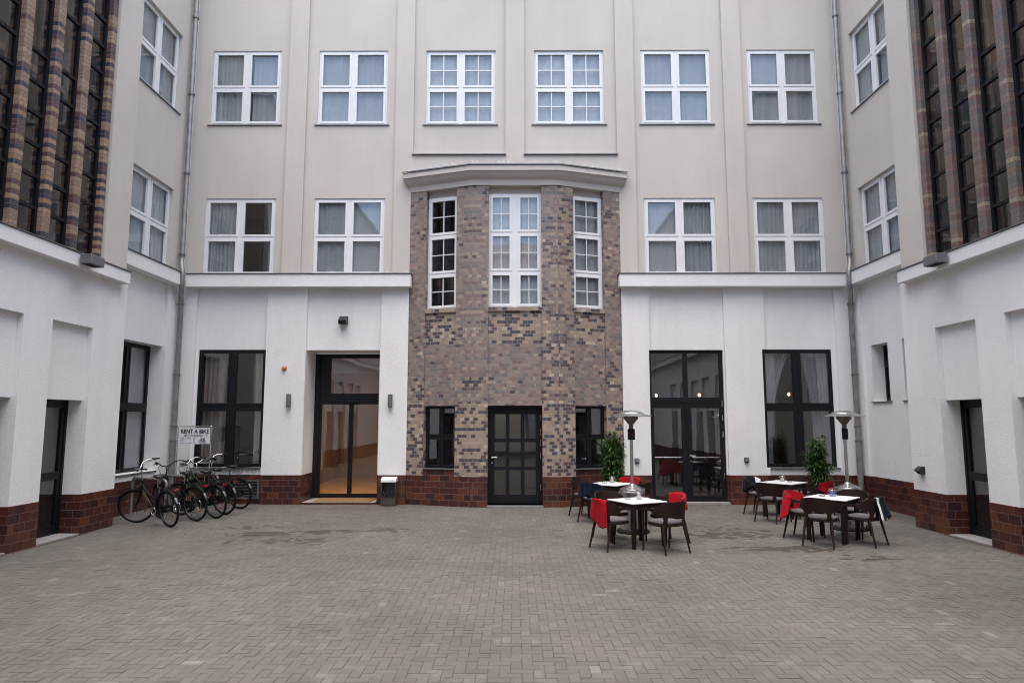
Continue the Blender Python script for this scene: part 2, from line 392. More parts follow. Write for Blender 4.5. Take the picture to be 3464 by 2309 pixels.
def make_window(bld,Mx,x0,x1,z0,z1,depth,cols,tiers,mc,mr,m='wframe',gl='glass',sash=.055,outer=.05,cgap=.10,rgap=.07,munt=.025,sill=True,curtain='sheer',room=('room',2.2),name='window',botx=None,sillm='zinc',cover=1.0,surf=0.):
    """Window in local wall coords under matrix Mx, its pieces children of the frame."""
    w=x1-x0; h=z1-z0
    lay=[]; panes=[]
    cw=(w-2*outer-(cols-1)*cgap)/cols
    tot=sum(tiers); ah=h-2*outer-(len(tiers)-1)*rgap
    zz=outer
    for t in tiers:
        th=ah*t/tot
        for c in range(cols):
            a=outer+c*(cw+cgap)
            lay.append((a,a+cw,zz,zz+th,-.014,'f',0,False))
            gx0,gx1,gz0,gz1=a+sash,a+cw-sash,zz+sash,zz+th-sash
            pw=(gx1-gx0-(mc-1)*munt)/mc; phh=(gz1-gz0-(mr-1)*munt)/mr
            if mc>1 or mr>1: lay.append((gx0,gx1,gz0,gz1,.006,'f',0,False))
            for i in range(mc):
                for j in range(mr):
                    q=(gx0+i*(pw+munt),gx0+i*(pw+munt)+pw,gz0+j*(phh+munt),gz0+j*(phh+munt)+phh)
                    lay.append((*q,.035,'f',0,True))
            panes.append((gx0,gx1,gz0,gz1))
        zz+=th+rgap
    mbs={}; wall(mbs,0,w,0,h,lay,('f',0,0.))
    fo=mbs['f'].build(name,M[m],bld); fo.matrix_local=bld.matrix_basis.inverted()@Mx@Matrix.Translation((x0,depth,z0))
    pm=MB()
    for q in panes:
        j=[random.uniform(-.004,.004) for _ in range(4)]
        y=.026
        pm.quad([(q[0],y+j[0],q[2]),(q[1],y+j[1],q[2]),(q[1],y+j[1]+j[2]-j[0],q[3]),(q[0],y+j[2],q[3])],(0,-1,0))
    pm.build('pane',M[gl],fo)
    if sill:
        sb=MB(); sb.box(-.07 if sill!='tight' else 0,w+.07 if sill!='tight' else w,-(depth-surf)-.035,-.002,-.026,-.004); sb.build('sill',M[sillm],fo)
    if curtain and curtain!='none':
        cm=MB(); yy=.085; ph=random.uniform(0,6)
        if curtain=='sheer':
            wl=random.choice((.12,.18,.26,.34))
            curtain_mesh(cm,.02,w*.5*cover-.0,-.03,h,yy,.013,wl,0,0,0,ph)
            curtain_mesh(cm,w-w*.5*random.choice((cover,1.0,cover*.9)),w-.02,-.03,h,yy+.01,.013,wl*random.choice((.7,1,1.3)),0,random.choice((0,0,.08)),1,ph+2)
        elif curtain=='left':
            curtain_mesh(cm,.06,w*.46,-.03,h,yy,.025,.1,0,.1,0,ph); curtain_mesh(cm,w*.86,w-.03,-.03,h,yy,.02,.06,0,.3,1,ph)
        elif curtain=='parted':
            curtain_mesh(cm,.05,w*.44,-.03,h,yy+.05,.03,.09,0,.72,-1,ph); curtain_mesh(cm,w*.60,w-.04,-.03,h,yy+.05,.03,.1,0,.35,1,ph)
        elif curtain=='drape':
            curtain_mesh(cm,.10,w*.40,-.03,h,yy+.05,.035,.1,0,.15,-1,ph); curtain_mesh(cm,w*.80,w*.99,-.03,h,yy+.05,.03,.09,0,.1,1,ph)
        cm.build('curtain',M['drape' if curtain=='drape' else random.choice(('curtain','curtain_white'))],fo,smooth=60)
    if room:
        rm,dp=room; r=MB(); e=.25
        a,b,c,d,y0,y1=-e,w+e,-.5,h+.25,.10,dp
        r.quad([(a,y1,c),(b,y1,c),(b,y1,d),(a,y1,d)],(0,-1,0))
        r.quad([(a,y0,c),(a,y1,c),(a,y1,d),(a,y0,d)],(1,0,0)); r.quad([(b,y0,c),(b,y1,c),(b,y1,d),(b,y0,d)],(-1,0,0))
        r.quad([(a,y0,c),(b,y0,c),(b,y1,c),(a,y1,c)],(0,0,1)); r.quad([(a,y0,d),(b,y0,d),(b,y1,d),(a,y1,d)],(0,0,-1))
        r.build('room',M[rm],fo)
    return fo
def handle(parent,x,z,y=-.02,s=1):
    hb=MB(); hb.tube([(x,y,z),(x,y-.05,z)],.011,8); hb.tube([(x,y-.05,z),(x+s*.12,y-.055,z)],.010,8)
    hb.lathe([(.0,.012),(.026,.012),(.026,0)],12,(x,y,z),0,'y'); hb.lathe([(.0,.012),(.018,.012),(.018,0)],12,(x,y,z-.13),0,'y')
    hb.build('handle',M['steel'],parent,smooth=40)

HT=17.0   # wall height
# ================================================================== BACK BUILDING
FY=16.55
bb=thing('courtyard_building','beige and white rear courtyard building with the polygonal brick bay','building',(0,FY,0))
FM=frame_of((0,FY,0),0); inv=Matrix.Translation((0,-FY,0))
lay=[]; W_=lambda a,b,c,d,dep,part='wall',mi=0,op=False: lay.append((a,b,c,d,dep,part,mi,op))
UP=5.64
W_(-8.4,8.4,UP,HT,.13,'wall',1)
for s in (-1,1):
    q=lambda a,b:(min(s*a,s*b),max(s*a,s*b))
    W_(*q(5.43,5.91),UP,HT,.05,'wall',1)
    W_(*q(6.2,7.97),0,5.45,.085)
    W_(*q(3.34,5.2),0,5.45,.075)
W_(-3.1,3.1,UP,HT,.05,'wall',1)
for s in (-1,1):
    a,b=sorted((s*.245,s*2.63)); W_(a,b,8.83,HT,.13,'wall',1)
R2=(9.66,11.70); R1=(5.66,7.68)
WX=[(-7.94,-6.14),(-5.15,-3.34),(-2.33,-.51),(.50,2.33),(3.30,5.12),(6.09,7.88)]
for i,(a,b) in enumerate(WX):
    W_(a,b,*R2,.27,'wall',1,True)
    if i in (0,1,4,5): W_(a,b,*R1,.26,'wall',1,True)
    W_(a,b,13.7,15.75,.27,'wall',1,True)
W_(-7.89,-6.19,.88,3.77,.20,'wall',0,True); W_(6.12,7.86,.88,3.77,.20,'wall',0,True)
W_(-5.2,-3.37,0.0,3.76,.95,'wall',0,True)
W_(3.32,5.17,0.0,3.76,.20,'wall',0,True)
W_(-2.66,2.66,-.1,7.9,.10,'wall',0,True)
mbs={}; wall(mbs,-8.45,8.45,0,HT,lay,basetop=.70)
mbs['wall'].build('wall',[M['white'],M['beige']],bb); build_split(mbs['base_course'],'base_course',[M['tile'],M['tile']],bb)
# cornice band and its zinc flashing
cb=MB(); fl=MB()
for s in (-1,1):
    a,b=sorted((s*2.59,s*8.18)); cb.box(a,b,-.22,.04,5.31,5.63)
    a,b=sorted((s*2.57,s*8.20)); fl.box(a,b,-.245,.095,5.634,5.65)
build_split(cb,'cornice',M['white'],bb,bevel=.008); build_split(fl,'flashing',M['zinc'],bb)
pst=MB()
for s in (-1,1):
    a,b=sorted((s*.245,s*2.63)); pst.box(a-.02,b+.02,.0,.118,8.80,8.827)
build_split(pst,'panel_ledge',M['zinc'],bb)
CUR=['sheer','sheer','sheer','sheer','sheer','sheer']
for i,(a,b) in enumerate(WX):
    g=.30 if i in (2,3) else .28
    mc,mr=((2,2) if i in (2,3) else (1,1))
    d=.27
    make_window(bb,FM,a,b,R2[0],R2[1],d-.09 if i in (2,3) else d-.11,2,[1,1.05],mc,mr,cgap=.10,curtain='sheer',cover=random.choice([.98,1.0,.94,.9]),surf=.13)
    make_window(bb,FM,a,b,13.7,15.75,d-.11,2,[1,1.05],1,1,cgap=.10,curtain='sheer',surf=.13)
    if i in (0,1,4,5):
        make_window(bb,FM,a,b,R1[0],R1[1],.26-.10,2,[1,1.05],1,1,cgap=.10,sill=False,curtain='left' if i==0 else 'sheer',room=('dark',2.5) if i==0 else ('room',2.2),cover=[1,.96,1,1,1.0,.93][i])
# ground floor dark windows
make_window(bb,FM,-7.89,-6.19,.88,3.77,.10,2,[1.03,1],1,1,m='alu',gl='dglass',outer=.04,sash=.05,cgap=.11,rgap=.10,curtain='drape',room=('dark',3.),surf=.06,name='window')
make_window(bb,FM,6.12,7.86,.88,3.77,.10,2,[1.03,1],1,1,m='alu',gl='dglass',outer=.04,sash=.05,cgap=.11,rgap=.10,curtain='parted',room=None,surf=.06,name='window')
# glazed double door on the right
def door_mesh(w,h,panes,depth=.05):
    mbs={}; lay=[(a,b,c,d,depth,'f',0,True) for a,b,c,d in panes]
    wall(mbs,0,w,0,h,lay,('f',0,0.)); mb=mbs['f']
    pm=MB()
    for a,b,c,d in panes:
        j=random.uniform(-.003,.003); pm.quad([(a,.03+j,c),(b,.03-j,c),(b,.03-j,d),(a,.03+j,d)],(0,-1,0))
    return mb,pm
X0,Z0=3.32,.06
P=[(.07,.86,2.52,3.62),(.97,1.76,2.52,3.62),(.11,.80,.13,2.26),(1.03,1.74,.13,2.26)]
mb,pm=door_mesh(1.85,3.70,P)
mb.box(.905,.925,-.012,.0,.03,2.40); mb.box(.02,1.83,-.014,0,2.40,2.43)
do=mb.build('door',M['alu'],bb,(X0,.14,Z0)); pm.build('pane',M['dglass'],do); handle(do,.985,1.10,-.005,1)
hg=MB()
for z in (.55,1.55,1.95,2.3): hg.tube([(1.80,-.012,z),(1.80,-.012,z+.14)],.012,6)
build_split(hg,'hinge',M['steel'],do,smooth=40)
pb=MB(); pb.tube([(.11,.10,1.05),(.82,.10,1.05)],.012,6); pb.tube([(1.03,.10,1.05),(1.74,.10,1.05)],.012,6); build_split(pb,'push_bar',M['steel'],do,smooth=40)
ts=MB(); ts.box(3.30,5.19,-.06,.30,.004,.055); ts.box(-.66,.66,-.52,.1,.004,.05); build_split(ts,'threshold',M['slab'],bb)
# sliding entrance in the deep recess
mb,pm=door_mesh(1.83,3.70,[(.40,1.77,2.66,3.58),(.19,.90,.11,2.38),(1.01,1.74,.11,2.38)])
mb.box(.93,.955,-.02,0,.02,2.45); mb.box(.0,.13,-.03,0,.0,3.68); mb.box(.80,1.10,-.05,0,2.42,2.50)
do=mb.build('entrance_door',M['alu'],bb,(-5.2,.90,.05)); pm.build('pane',M['dglass'],do)
es=MB(); es.box(-5.17,-3.40,.0,.98,.002,.05); es.build('entrance_step',M['slab'],bb)
gr=MB(); gr.box(-5.17,-3.40,-.03,-.002,.002,.045); gr.build('step_edge',M['tile'],bb)
# lobby room
lb=MB(); a,b,y0,y1,c,d=-6.1,-2.75,.97,7.2,.04,3.74
lb.quad([(a,y1,c),(b,y1,c),(b,y1,d),(a,y1,d)],(0,-1,0),0); lb.quad([(a,y0,c),(a,y1,c),(a,y1,d),(a,y0,d)],(1,0,0),0); lb.quad([(b,y0,c),(b,y1,c),(b,y1,d),(b,y0,d)],(-1,0,0),0)
lb.quad([(a,y0,d),(b,y0,d),(b,y1,d),(a,y1,d)],(0,0,-1),0); lb.quad([(a,y0,c),(b,y0,c),(b,y1,c),(a,y1,c)],(0,0,1),1)
lb.build('lobby',[M['cafe'],M['wood']],bb)
# restaurant room
lb=MB(); a,b,y0,y1,c,d=2.75,8.6,.25,5.6,.04,3.95
lb.quad([(a,y1,c),(b,y1,c),(b,y1,d),(a,y1,d)],(0,-1,0),0); lb.quad([(a,y0,c),(a,y1,c),(a,y1,d),(a,y0,d)],(1,0,0),0); lb.quad([(b,y0,c),(b,y1,c),(b,y1,d),(b,y0,d)],(-1,0,0),0)
lb.quad([(a,y0,d),(b,y0,d),(b,y1,d),(a,y1,d)],(0,0,-1),0); lb.quad([(a,y0,c),(b,y0,c),(b,y1,c),(a,y1,c)],(0,0,1),1)
lb.build('restaurant_room',[M['cafe'],M['dark']],bb)

# ---- brick bay
P0,P1,P2,P3=(-2.665,16.60),(-1.05,16.05),(1.05,16.05),(2.665,16.60)
ang=math.atan2(P3[1]-P2[1],P3[0]-P2[0]); SL=math.hypot(P3[1]-P2[1],P3[0]-P2[0])
facets=[(frame_of((0,16.05,0),0),-1.05,1.05,'c'),(frame_of((*P2,0),ang),0,SL,'r'),(frame_of((*P1,0),-ang),-SL,0,'l')]
TOPB=7.82
baywin=[]
for Fm,u0,u1,k in facets:
    if k=='c': w0,w1=-.65,.65
    elif k=='r': w0,w1=.42,1.25
    else: w0,w1=-1.25,-.42
    ly=[]
    A=lambda a,b,c,d,dep,mi,op=False: ly.append((a,b,c,d,dep,'b',mi,op))
    A(u0,u1,0,2.45,0,0); A(u0,u1,2.45,3.1,0,1)
    if k=='r': A(u0,w0,3.1,TOPB,0,1)
    if k=='c': A(w1,u1,3.1,6.9,0,1)
    if k=='r': A(w1,u1,5.1,7.3,0,1)
    A(w0,w1,2.37,3.85,.03,2); A(w0,w1,3.85,4.65,.03,0); A(w0,w1,4.65,4.745,-.02,0)
    A(w0,w1,4.745,7.62,.20,2,True); A(w0,w1,7.62,TOPB,.16,3)
    if k=='c': A(w0,w1,.05,2.37,.34,0,True)
    else:
        A(w0,w1,.0,.86,0.0,4); A(w0,w1,.86,2.37,.22,0,True)
    mbs={}; wall(mbs,u0,u1,0,TOPB,ly,('b',2,0.),basetop=.70,basepart=('b',4),basepush=.012)
    o=mbs['b'].build('brick_bay',[M['tan'],M['mix'],M['fade'],M['beige'],M['tile']],bb,M=inv@Fm)
    if k=='c':
        make_window(bb,Fm,w0,w1,4.75,7.62,.13,2,[.93,1.05,1.05],2,2,outer=.04,cgap=.15,rgap=.05,sash=.06,munt=.02,sill=False,room=('room',1.8))
        Pz=[]
        for ca,cbb in ((.155,.425),(.515,.785),(.875,1.145)):
            for za,zb in ((.20,.78),(.86,1.44),(1.53,2.11)): Pz.append((ca,cbb,za,zb))
        mb,pm=door_mesh(1.30,2.30,Pz)
        mb.box(.05,.075,-.012,0,0,2.20); mb.box(1.225,1.25,-.012,0,0,2.20)
        do=mb.build('door',M['alu'],bb); do.matrix_local=inv@Fm@Matrix.Translation((-.65,.26,.06))
        pm.build('pane',M['dglass'],do); handle(do,.10,1.08,-.012,1)
        hg=MB()
        for z in (.3,1.05,1.35,1.6,1.95): hg.tube([(1.262,-.02,z),(1.262,-.02,z+.15)],.011,6)
        build_split(hg,'hinge',M['steel'],do,smooth=40)
        r=MB(); a,b,y0,y1,c,d=-.9,.9,.36,4.2,.03,2.6
        r.quad([(a,y1,c),(b,y1,c),(b,y1,d),(a,y1,d)],(0,-1,0)); r.quad([(a,y0,c),(a,y1,c),(a,y1,d),(a,y0,d)],(1,0,0)); r.quad([(b,y0,c),(b,y1,c),(b,y1,d),(b,y0,d)],(-1,0,0)); r.quad([(a,y0,d),(b,y0,d),(b,y1,d),(a,y1,d)],(0,0,-1)); r.quad([(a,y0,c),(b,y0,c),(b,y1,c),(a,y1,c)],(0,0,1))
        r.build('hallway',M['dark'],bb,M=inv@Fm)
    else:
        make_window(bb,Fm,w0,w1,4.75,7.62,.13,1,[.93,1.05,1.05],2,2,outer=.04,rgap=.05,sash=.06,munt=.02,sill=False,room=('dark',1.2),curtain='none' if k=='l' else 'sheer')
        make_window(bb,Fm,w0,w1,.88,2.37,.14,2,[1,1],1,1,m='alu',gl='dglass',outer=.03,sash=.04,cgap=.03,rgap=.04,sill='tight',curtain='none',room=('dark',1.2))
# bay cornice: moulded profile swept round the bay
prof=[(-.34,7.80),(.03,7.795),(.05,7.93),(.10,7.96),(.17,8.02),(.20,8.08),(.22,8.10),(.24,8.10),(.24,8.23)]
path=[P0,P1,P2,P3]
def offs(path,d):
    ns=[]
    for i in range(len(path)-1):
        dx,dy=path[i+1][0]-path[i][0],path[i+1][1]-path[i][1]; l=math.hypot(dx,dy); ns.append((dy/l,-dx/l))
    out=[]
    for i,p in enumerate(path):
        if i==0: n=ns[0]; k=1
        elif i==len(path)-1: n=ns[-1]; k=1
        else:
            n=(ns[i-1][0]+ns[i][0],ns[i-1][1]+ns[i][1]); l=math.hypot(*n); n=(n[0]/l,n[1]/l); k=1/(n[0]*ns[i][0]+n[1]*ns[i][1])
        out.append((p[0]+n[0]*d*k,p[1]+n[1]*d*k))
    o0=out[0]; o1=out[-1]
    out[0]=(o0[0]-.10*d/.24,o0[1]+.02); out[-1]=(o1[0]+.10*d/.24,o1[1]+.02)
    return out
bc=MB(); rows=[]
for d,z in prof: rows.append([(x,y-FY,z) for x,y in offs(path,d)])
rows.append([(x,.03,8.23) for x,y in offs(path,.24)])
bc.grid(rows)
for e in (0,-1):     # returns back to the wall
    for i in range(len(rows)-2):
        a=rows[i][e]; b=rows[i+1][e]; bc.quad([a,b,(b[0],.06,b[2]),(a[0],.06,a[2])],(1 if e else -1,0,0))
bc.build('bay_cornice',M['beige'],bb,smooth=35)
cp=MB(); t0=[(x,y-FY,8.234) for x,y in offs(path,.265)]; t1=[(x,y-FY,8.262) for x,y in offs(path,.265)]; tb=[(x,.045,8.33) for x,y in offs(path,.265)]
cp.grid([t0,t1,tb]); build_split(cp,'flashing',M['zinc'],bb,smooth=30)
# pigeon spikes
sp=MB()
def spikes(pts,z,n,h=.11,sl=0.0):
    for i in range(len(pts)-1):
        a,b=Vector((*pts[i],z)),Vector((*pts[i+1],z)); L_=(b-a).length; k=int(L_*n)
        for q in range(k):
            p=a.lerp(b,(q+.5)/k); dx,dy=random.uniform(-.03,.03),random.uniform(-.03,.03)
            sp.tube([p,p+Vector((dx,dy,h))],.0016,3,caps=False)
spikes([(x,y-FY) for x,y in offs(path,.20)],8.26,16)
for s in (-1,1): spikes([(s*2.65,-.15),(s*8.1,-.15)],5.65,14,.09)
for s in (-1,1): pass
spo=sp.build('bird_spikes',M['steel'],bb); spo['kind']='stuff'
# vent grilles low in the tile base
def vent(parent,x0,x1,z0,z1,Mx):
    v=MB(); v.box(x0,x1,-.03,-.0,z0,z0+.04); v.box(x0,x1,-.03,0,z1-.04,z1); v.box(x0,x0+.05,-.03,0,z0+.04,z1-.04); v.box(x1-.05,x1,-.03,0,z0+.04,z1-.04)
    k=5
    for i in range(k):
        z=z0+.05+(z1-z0-.1)*(i+.15)/k
        Mr=Matrix.Translation((0,-.012,z))@Matrix.Rotation(R(38),4,'X'); v.box(x0+.05,x1-.05,-.004,.0,0,.05,0,Mr)
    v.box(x0+.05,x1-.05,.0,.002,z0+.04,z1-.04,1)
    v.build('vent_grille',[M['zinc'],M['black']],parent,M=Mx)
vent(bb,-6.98,-6.22,.13,.58,Matrix.Translation((0,.045,0))); vent(bb,7.15,7.75,.18,.52,Matrix.Translation((0,.045,0)))
# downpipes
def downpipe(s):
    d=MB(); x=lambda v:s*v
    pth=[(x(8.31),-.20,HT),(x(8.31),-.20,6.05),(x(8.30),-.23,5.90),(x(8.22),-.36,5.76),(x(8.17),-.41,5.62),(x(8.17),-.41,5.38),(x(8.20),-.36,5.22),(x(8.27),-.22,5.06),(x(8.29),-.16,4.90),(x(8.29),-.16,1.45),(x(8.29),-.16,.02)]
    d.tube(pth,[.06]*9+[.065,.065],14)
    d.tube([(x(8.29),-.16,.02),(x(8.29),-.16,1.5)],.072,14); 
    o=d.build('downpipe',M['pipe'],bb,smooth=50)
    b=MB()
    for z in (.35,1.5,1.85,3.1,4.85,6.1,8.2,10.3,12.4,14.5):
        y=-.20 if z>6 else -.16; xx=8.31 if z>6 else 8.29
        b=MB(); b.lathe([(.068,0),(.078,0),(.078,.045),(.068,.045)],14,(x(xx),y,z)); b.tube([(x(xx),y,z+.02),(x(8.44),y+.12,z+.02)],.008,6); b.build('pipe_bracket',M['zinc'],o,smooth=40)
downpipe(-1); downpipe(1)

# ================================================================== SIDE WINGS
def wing(s,XB,XA,label):
    HB=12.2
    bl=thing('courtyard_wing',label,'building',(s*XB,8,0))
    rz=R(90) if s<0 else R(-90)
    Fm=frame_of((s*XB,0,0),rz); inv=Matrix.Translation((-s*XB,-8,0))
    def yy(a,b):
        return (a,b) if s<0 else (-b,-a)
    ly=[]
    def A(a,b,c,d,dep,part='wall',mi=0,op=False):
        a,b=yy(a,b); ly.append((a,b,c,d,dep,part,mi,op))
    dA=XA-XB
    A(13.25,16.6,0,5.5,dA+.07); A(15.98 if s<0 else 16.2,16.6,0,5.5,dA)
    A(13.25,16.6,5.5,HT,dA+.03,'wall',1)
    for z in ((5.66,7.68),(9.66,11.70),(13.7,15.75)): A(14.18,15.99,*z,dA+.22,'wall',1,True)
    if s<0: A(14.18,15.98,.86,3.78,dA+.42,'wall',0,True)
    else:
        A(15.2,15.9,2.46,3.79,dA+.45,'wall',0,True); A(13.95,14.62,2.46,3.79,dA+.45,'wall',0,True)
    # projecting block
    A(-7,13.25,4.9,HT,.06,'wall',1); A(12.42,13.17,4.9,HB,0.0,'wall',1)
    A(3.4,12.42,4.99,HB,.34,'wall',1,True)
    A(-7,12.0,HB,HT,30,'wall',1,True); A(12.0,13.25,HB,HT,30,'wall',1,True)
    y=11.17
    doors=[]
    while y>0:
        A(y,y+1.08,2.39,3.72,.10); A(y,y+1.08,0,2.39,.42,'wall',0,True); doors.append(y); y-=1.75
    u0,u1=yy(-7,16.6)
    mbs={}; wall(mbs,u0,u1,0,HT,ly,basetop=.71)
    mbs['wall'].build('wall',[M['white'],M['beige']],bl,M=inv@Fm); build_split(mbs['base_course'],'base_course',[M['tile'],M['tile']],bl,M=inv@Fm)
    # ledges
    c=MB(); f=MB(); a,b=yy(13.26,16.33); c.box(a,b,dA-.20,dA+.06,5.31,5.63); f.box(a,b,dA-.225,dA+.08,5.634,5.65)
    a,b=yy(-7,13.05); c.box(a,b,-.17,.05,4.70,4.94); f.box(a-.0,b+.0,-.19,.055,4.944,4.96)
    build_split(c,'cornice',M['white'],bl,M=inv@Fm,bevel=.008); build_split(f,'flashing',M['zinc'],bl,M=inv@Fm)
    for k,z in enumerate(((5.66,7.68),(9.66,11.70),(13.7,15.75))):
        a,b=yy(14.18,15.99)
        make_window(bl,Fm,a,b,*z,dA+.12,2,[1,1.05],1,1,cgap=.10,sill=(k>0),curtain='sheer',cover=.97,surf=dA+.03)
    if s<0:
        a,b=yy(14.18,15.98); make_window(bl,Fm,a,b,.86,3.78,dA+.36,2,[1,1],1,1,m='alu',gl='dglass',outer=.04,sash=.05,cgap=.08,rgap=.10,curtain='sheer',cover=.55,room=('dark',2.5),surf=dA+.07)
    else:
        for a,b in ((15.2,15.9),(13.95,14.62)):
            a,b=yy(a,b)
            w=make_window(bl,Fm,a,b,2.46,3.79,dA+.36,1,[2.2,1],1,1,m='alu',gl='dglass',outer=.03,sash=.05,curtain='none',room=('dark',1.2),surf=dA+.07)
    # doors in the niches
    for y in doors:
        a,b=yy(y,y+1.08)
        mb,pm=door_mesh(1.08,2.36,[(.12,.96,.16,.95),(.12,.96,1.09,2.22)])
        mb.box(.0,.05,-.02,0,0,2.36); mb.box(1.03,1.08,-.02,0,0,2.36)
        d=mb.build('door',M['alu'],bl); d.matrix_local=inv@Fm@Matrix.Translation((a,.37,.03)); pm.build('pane',M['dglass'],d)
        handle(d,.07 if s<0 else 1.0,1.05,-.02,1 if s<0 else -1)
        r=MB(); r.quad([(-.1,1.6,0),(1.2,1.6,0),(1.2,1.6,2.5),(-.1,1.6,2.5)],(0,-1,0)); r.quad([(-.1,.1,0),(-.1,1.6,0),(-.1,1.6,2.5),(-.1,.1,2.5)],(1,0,0)); r.quad([(1.2,.1,0),(1.2,1.6,0),(1.2,1.6,2.5),(1.2,.1,2.5)],(-1,0,0)); r.quad([(-.1,.1,2.5),(1.2,.1,2.5),(1.2,1.6,2.5),(-.1,1.6,2.5)],(0,0,-1)); r.quad([(-.1,.1,0),(1.2,.1,0),(1.2,1.6,0),(-.1,1.6,0)],(0,0,1))
        r.build('room',M['dark'],d)
        t=MB(); t.box(a+.01,b-.01,-.02,.40,.002,.028); build_split(t,'threshold',M['slab'],bl,M=inv@Fm)
    # stair glazing between brick piers
    pc=[12.345-.725*i for i in range(13)]
    pm_=M['pier_tan'] if s<0 else M['pier_red']
    for i,yc in enumerate(pc):
        w=.065 if i==0 else .09
        n=10; ring=[]
        r_=.035
        pts=[(-w,.34),(-w,.04+r_)]+[(-w+r_-r_*math.cos(t),.04+r_-r_*math.sin(t)) for t in [math.pi/2*k/3 for k in range(1,4)]]
        pts+=[(w-r_+r_*math.sin(t),.04+r_-r_*math.cos(t)) for t in [math.pi/2*k/3 for k in range(0,4)]]+[(w,.34)]
        u=yc if s<0 else -yc
        mb=MB(); mb.grid([[(u+x,d,4.955) for x,d in pts],[(u+x,d,HB) for x,d in pts]])
        mb.build('brick_pier',pm_,bl,M=inv@Fm,smooth=50,uvo=(45,i*7.083))
    for i in range(len(pc)-1):
        ya,yb=pc[i+1]+.09,pc[i]-(.09 if i else .065)
        a,b=yy(ya,yb); w=b-a; h=HB-5.0
        ps=[]; lyr=[]; pn=[]
        z=.0; k=0; big=(i+1)%4
        zz=[.0]; step=.525
        while zz[-1]<h-.3:
            nx=zz[-1]+step*(2 if (abs(zz[-1]-3.15)<.05 and i in (1,2,4,5)) else 1); zz.append(min(nx,h))
        for q in range(len(zz)-1):
            pn.append((.055,w-.055,zz[q]+.03,zz[q+1]-.03))
        mb,pm=door_mesh(w,h,pn,.06)
        for q in zz[1:-1]: mb.tube([(w*.5,-.012,q),(w*.5,.0,q)],.012,6)
        fo=mb.build('stair_window',M['alu'],bl); fo.matrix_local=inv@Fm@Matrix.Translation((a,.15,5.0)); pm.build('pane',M['sglass'],fo)
        bl_=MB(); 
        curtain_mesh(bl_,.0,w*.62,0,h,.34,.012,.2,0,0,0,i) if i%2==0 else curtain_mesh(bl_,w*.3,w,0,h,.36,.012,.22,0,0,0,i)
        bl_.build('blind',M['drape'],fo,smooth=60)
    r=MB(); a,b=yy(3.2,12.6); r.quad([(a,2.2,4.9),(b,2.2,4.9),(b,2.2,HB),(a,2.2,HB)],(0,-1,0))
    for z in (4.92,8.0,11.4): r.box(a,b,.5,2.19,z,z+.12)
    for q in (a,b): r.quad([(q,.35,4.9),(q,2.2,4.9),(q,2.2,HB),(q,.35,HB)],(1 if q==a else -1,0,0))
    r.build('stairwell',M['brown'],bl,M=inv@Fm)
    rp=MB(); a,b=yy(-7,13.25); rp.box(a,b,-.12,3.,HB+.002,HB+.14); rp.build('parapet',M['zinc'],bl,M=inv@Fm)
    es=MB(); a,b=yy(2.0,12.45); es.box(a,b,-.075,-.02,-.004,.006); es.build('drain_strip',M['rust'],bl,M=inv@Fm)
    return bl
M['rust']=simple('rusty_steel',(.075,.045,.03),.8,0,.3,9.)
wing(-1,7.80,8.40,'left wing of the courtyard with tan and navy banded brick piers')
wing(1,7.72,8.40,'right wing of the courtyard with mauve weathered brick piers')

# ================================================================== BUILDING BEHIND THE CAMERA (closes the courtyard, seen in the panes)
RY=-7.0
rb=thing('courtyard_building','red roofed building across the courtyard seen only as window reflections','building',(0,RY,0))
Fm=frame_of((0,RY,0),R(180)); inv=Matrix.Translation((0,-RY,0))
ly=[(-9,9,5.6,10.5,0,'wall',1,False)]
for k,xc in enumerate((-6.4,-3.2,0,3.2,6.4)):
    for z in (1.0,6.4):
        if z<2 and xc==0: continue
        ly.append((xc-.8,xc+.8,z,z+(2.4 if z<2 else 2.0),.2,'wall',1 if z>5 else 0,True))
mbs={}; ly.append((-1.7,1.7,0,3.4,5,'wall',0,True)); wall(mbs,-9,9,0,10.5,ly,basetop=.71)
mbs['wall'].build('wall',[M['white'],M['beige']],rb,M=inv@Fm); build_split(mbs['base_course'],'base_course',[M['tile'],M['tile']],rb,M=inv@Fm)
for xc in (-6.4,-3.2,0,3.2,6.4):
    for z in (1.0,6.4):
        if z<2 and xc==0: continue
        make_window(rb,Fm,xc-.8,xc+.8,z,z+(2.4 if z<2 else 2.0),.12,2,[1,1],2 if z>5 else 1,2 if z>5 else 1,m='wframe' if z>5 else 'alu',sill=True,curtain='none',room=('dark',1.))
rf=MB(); rf.quad([(-9,-.3,10.5),(9,-.3,10.5),(9,4.5,13.6),(-9,4.5,13.6)],(0,-1,1)); rf.box(-9,9,-.42,-.02,10.25,10.49); rf.build('roof',M['roof'],rb,M=inv@Fm)

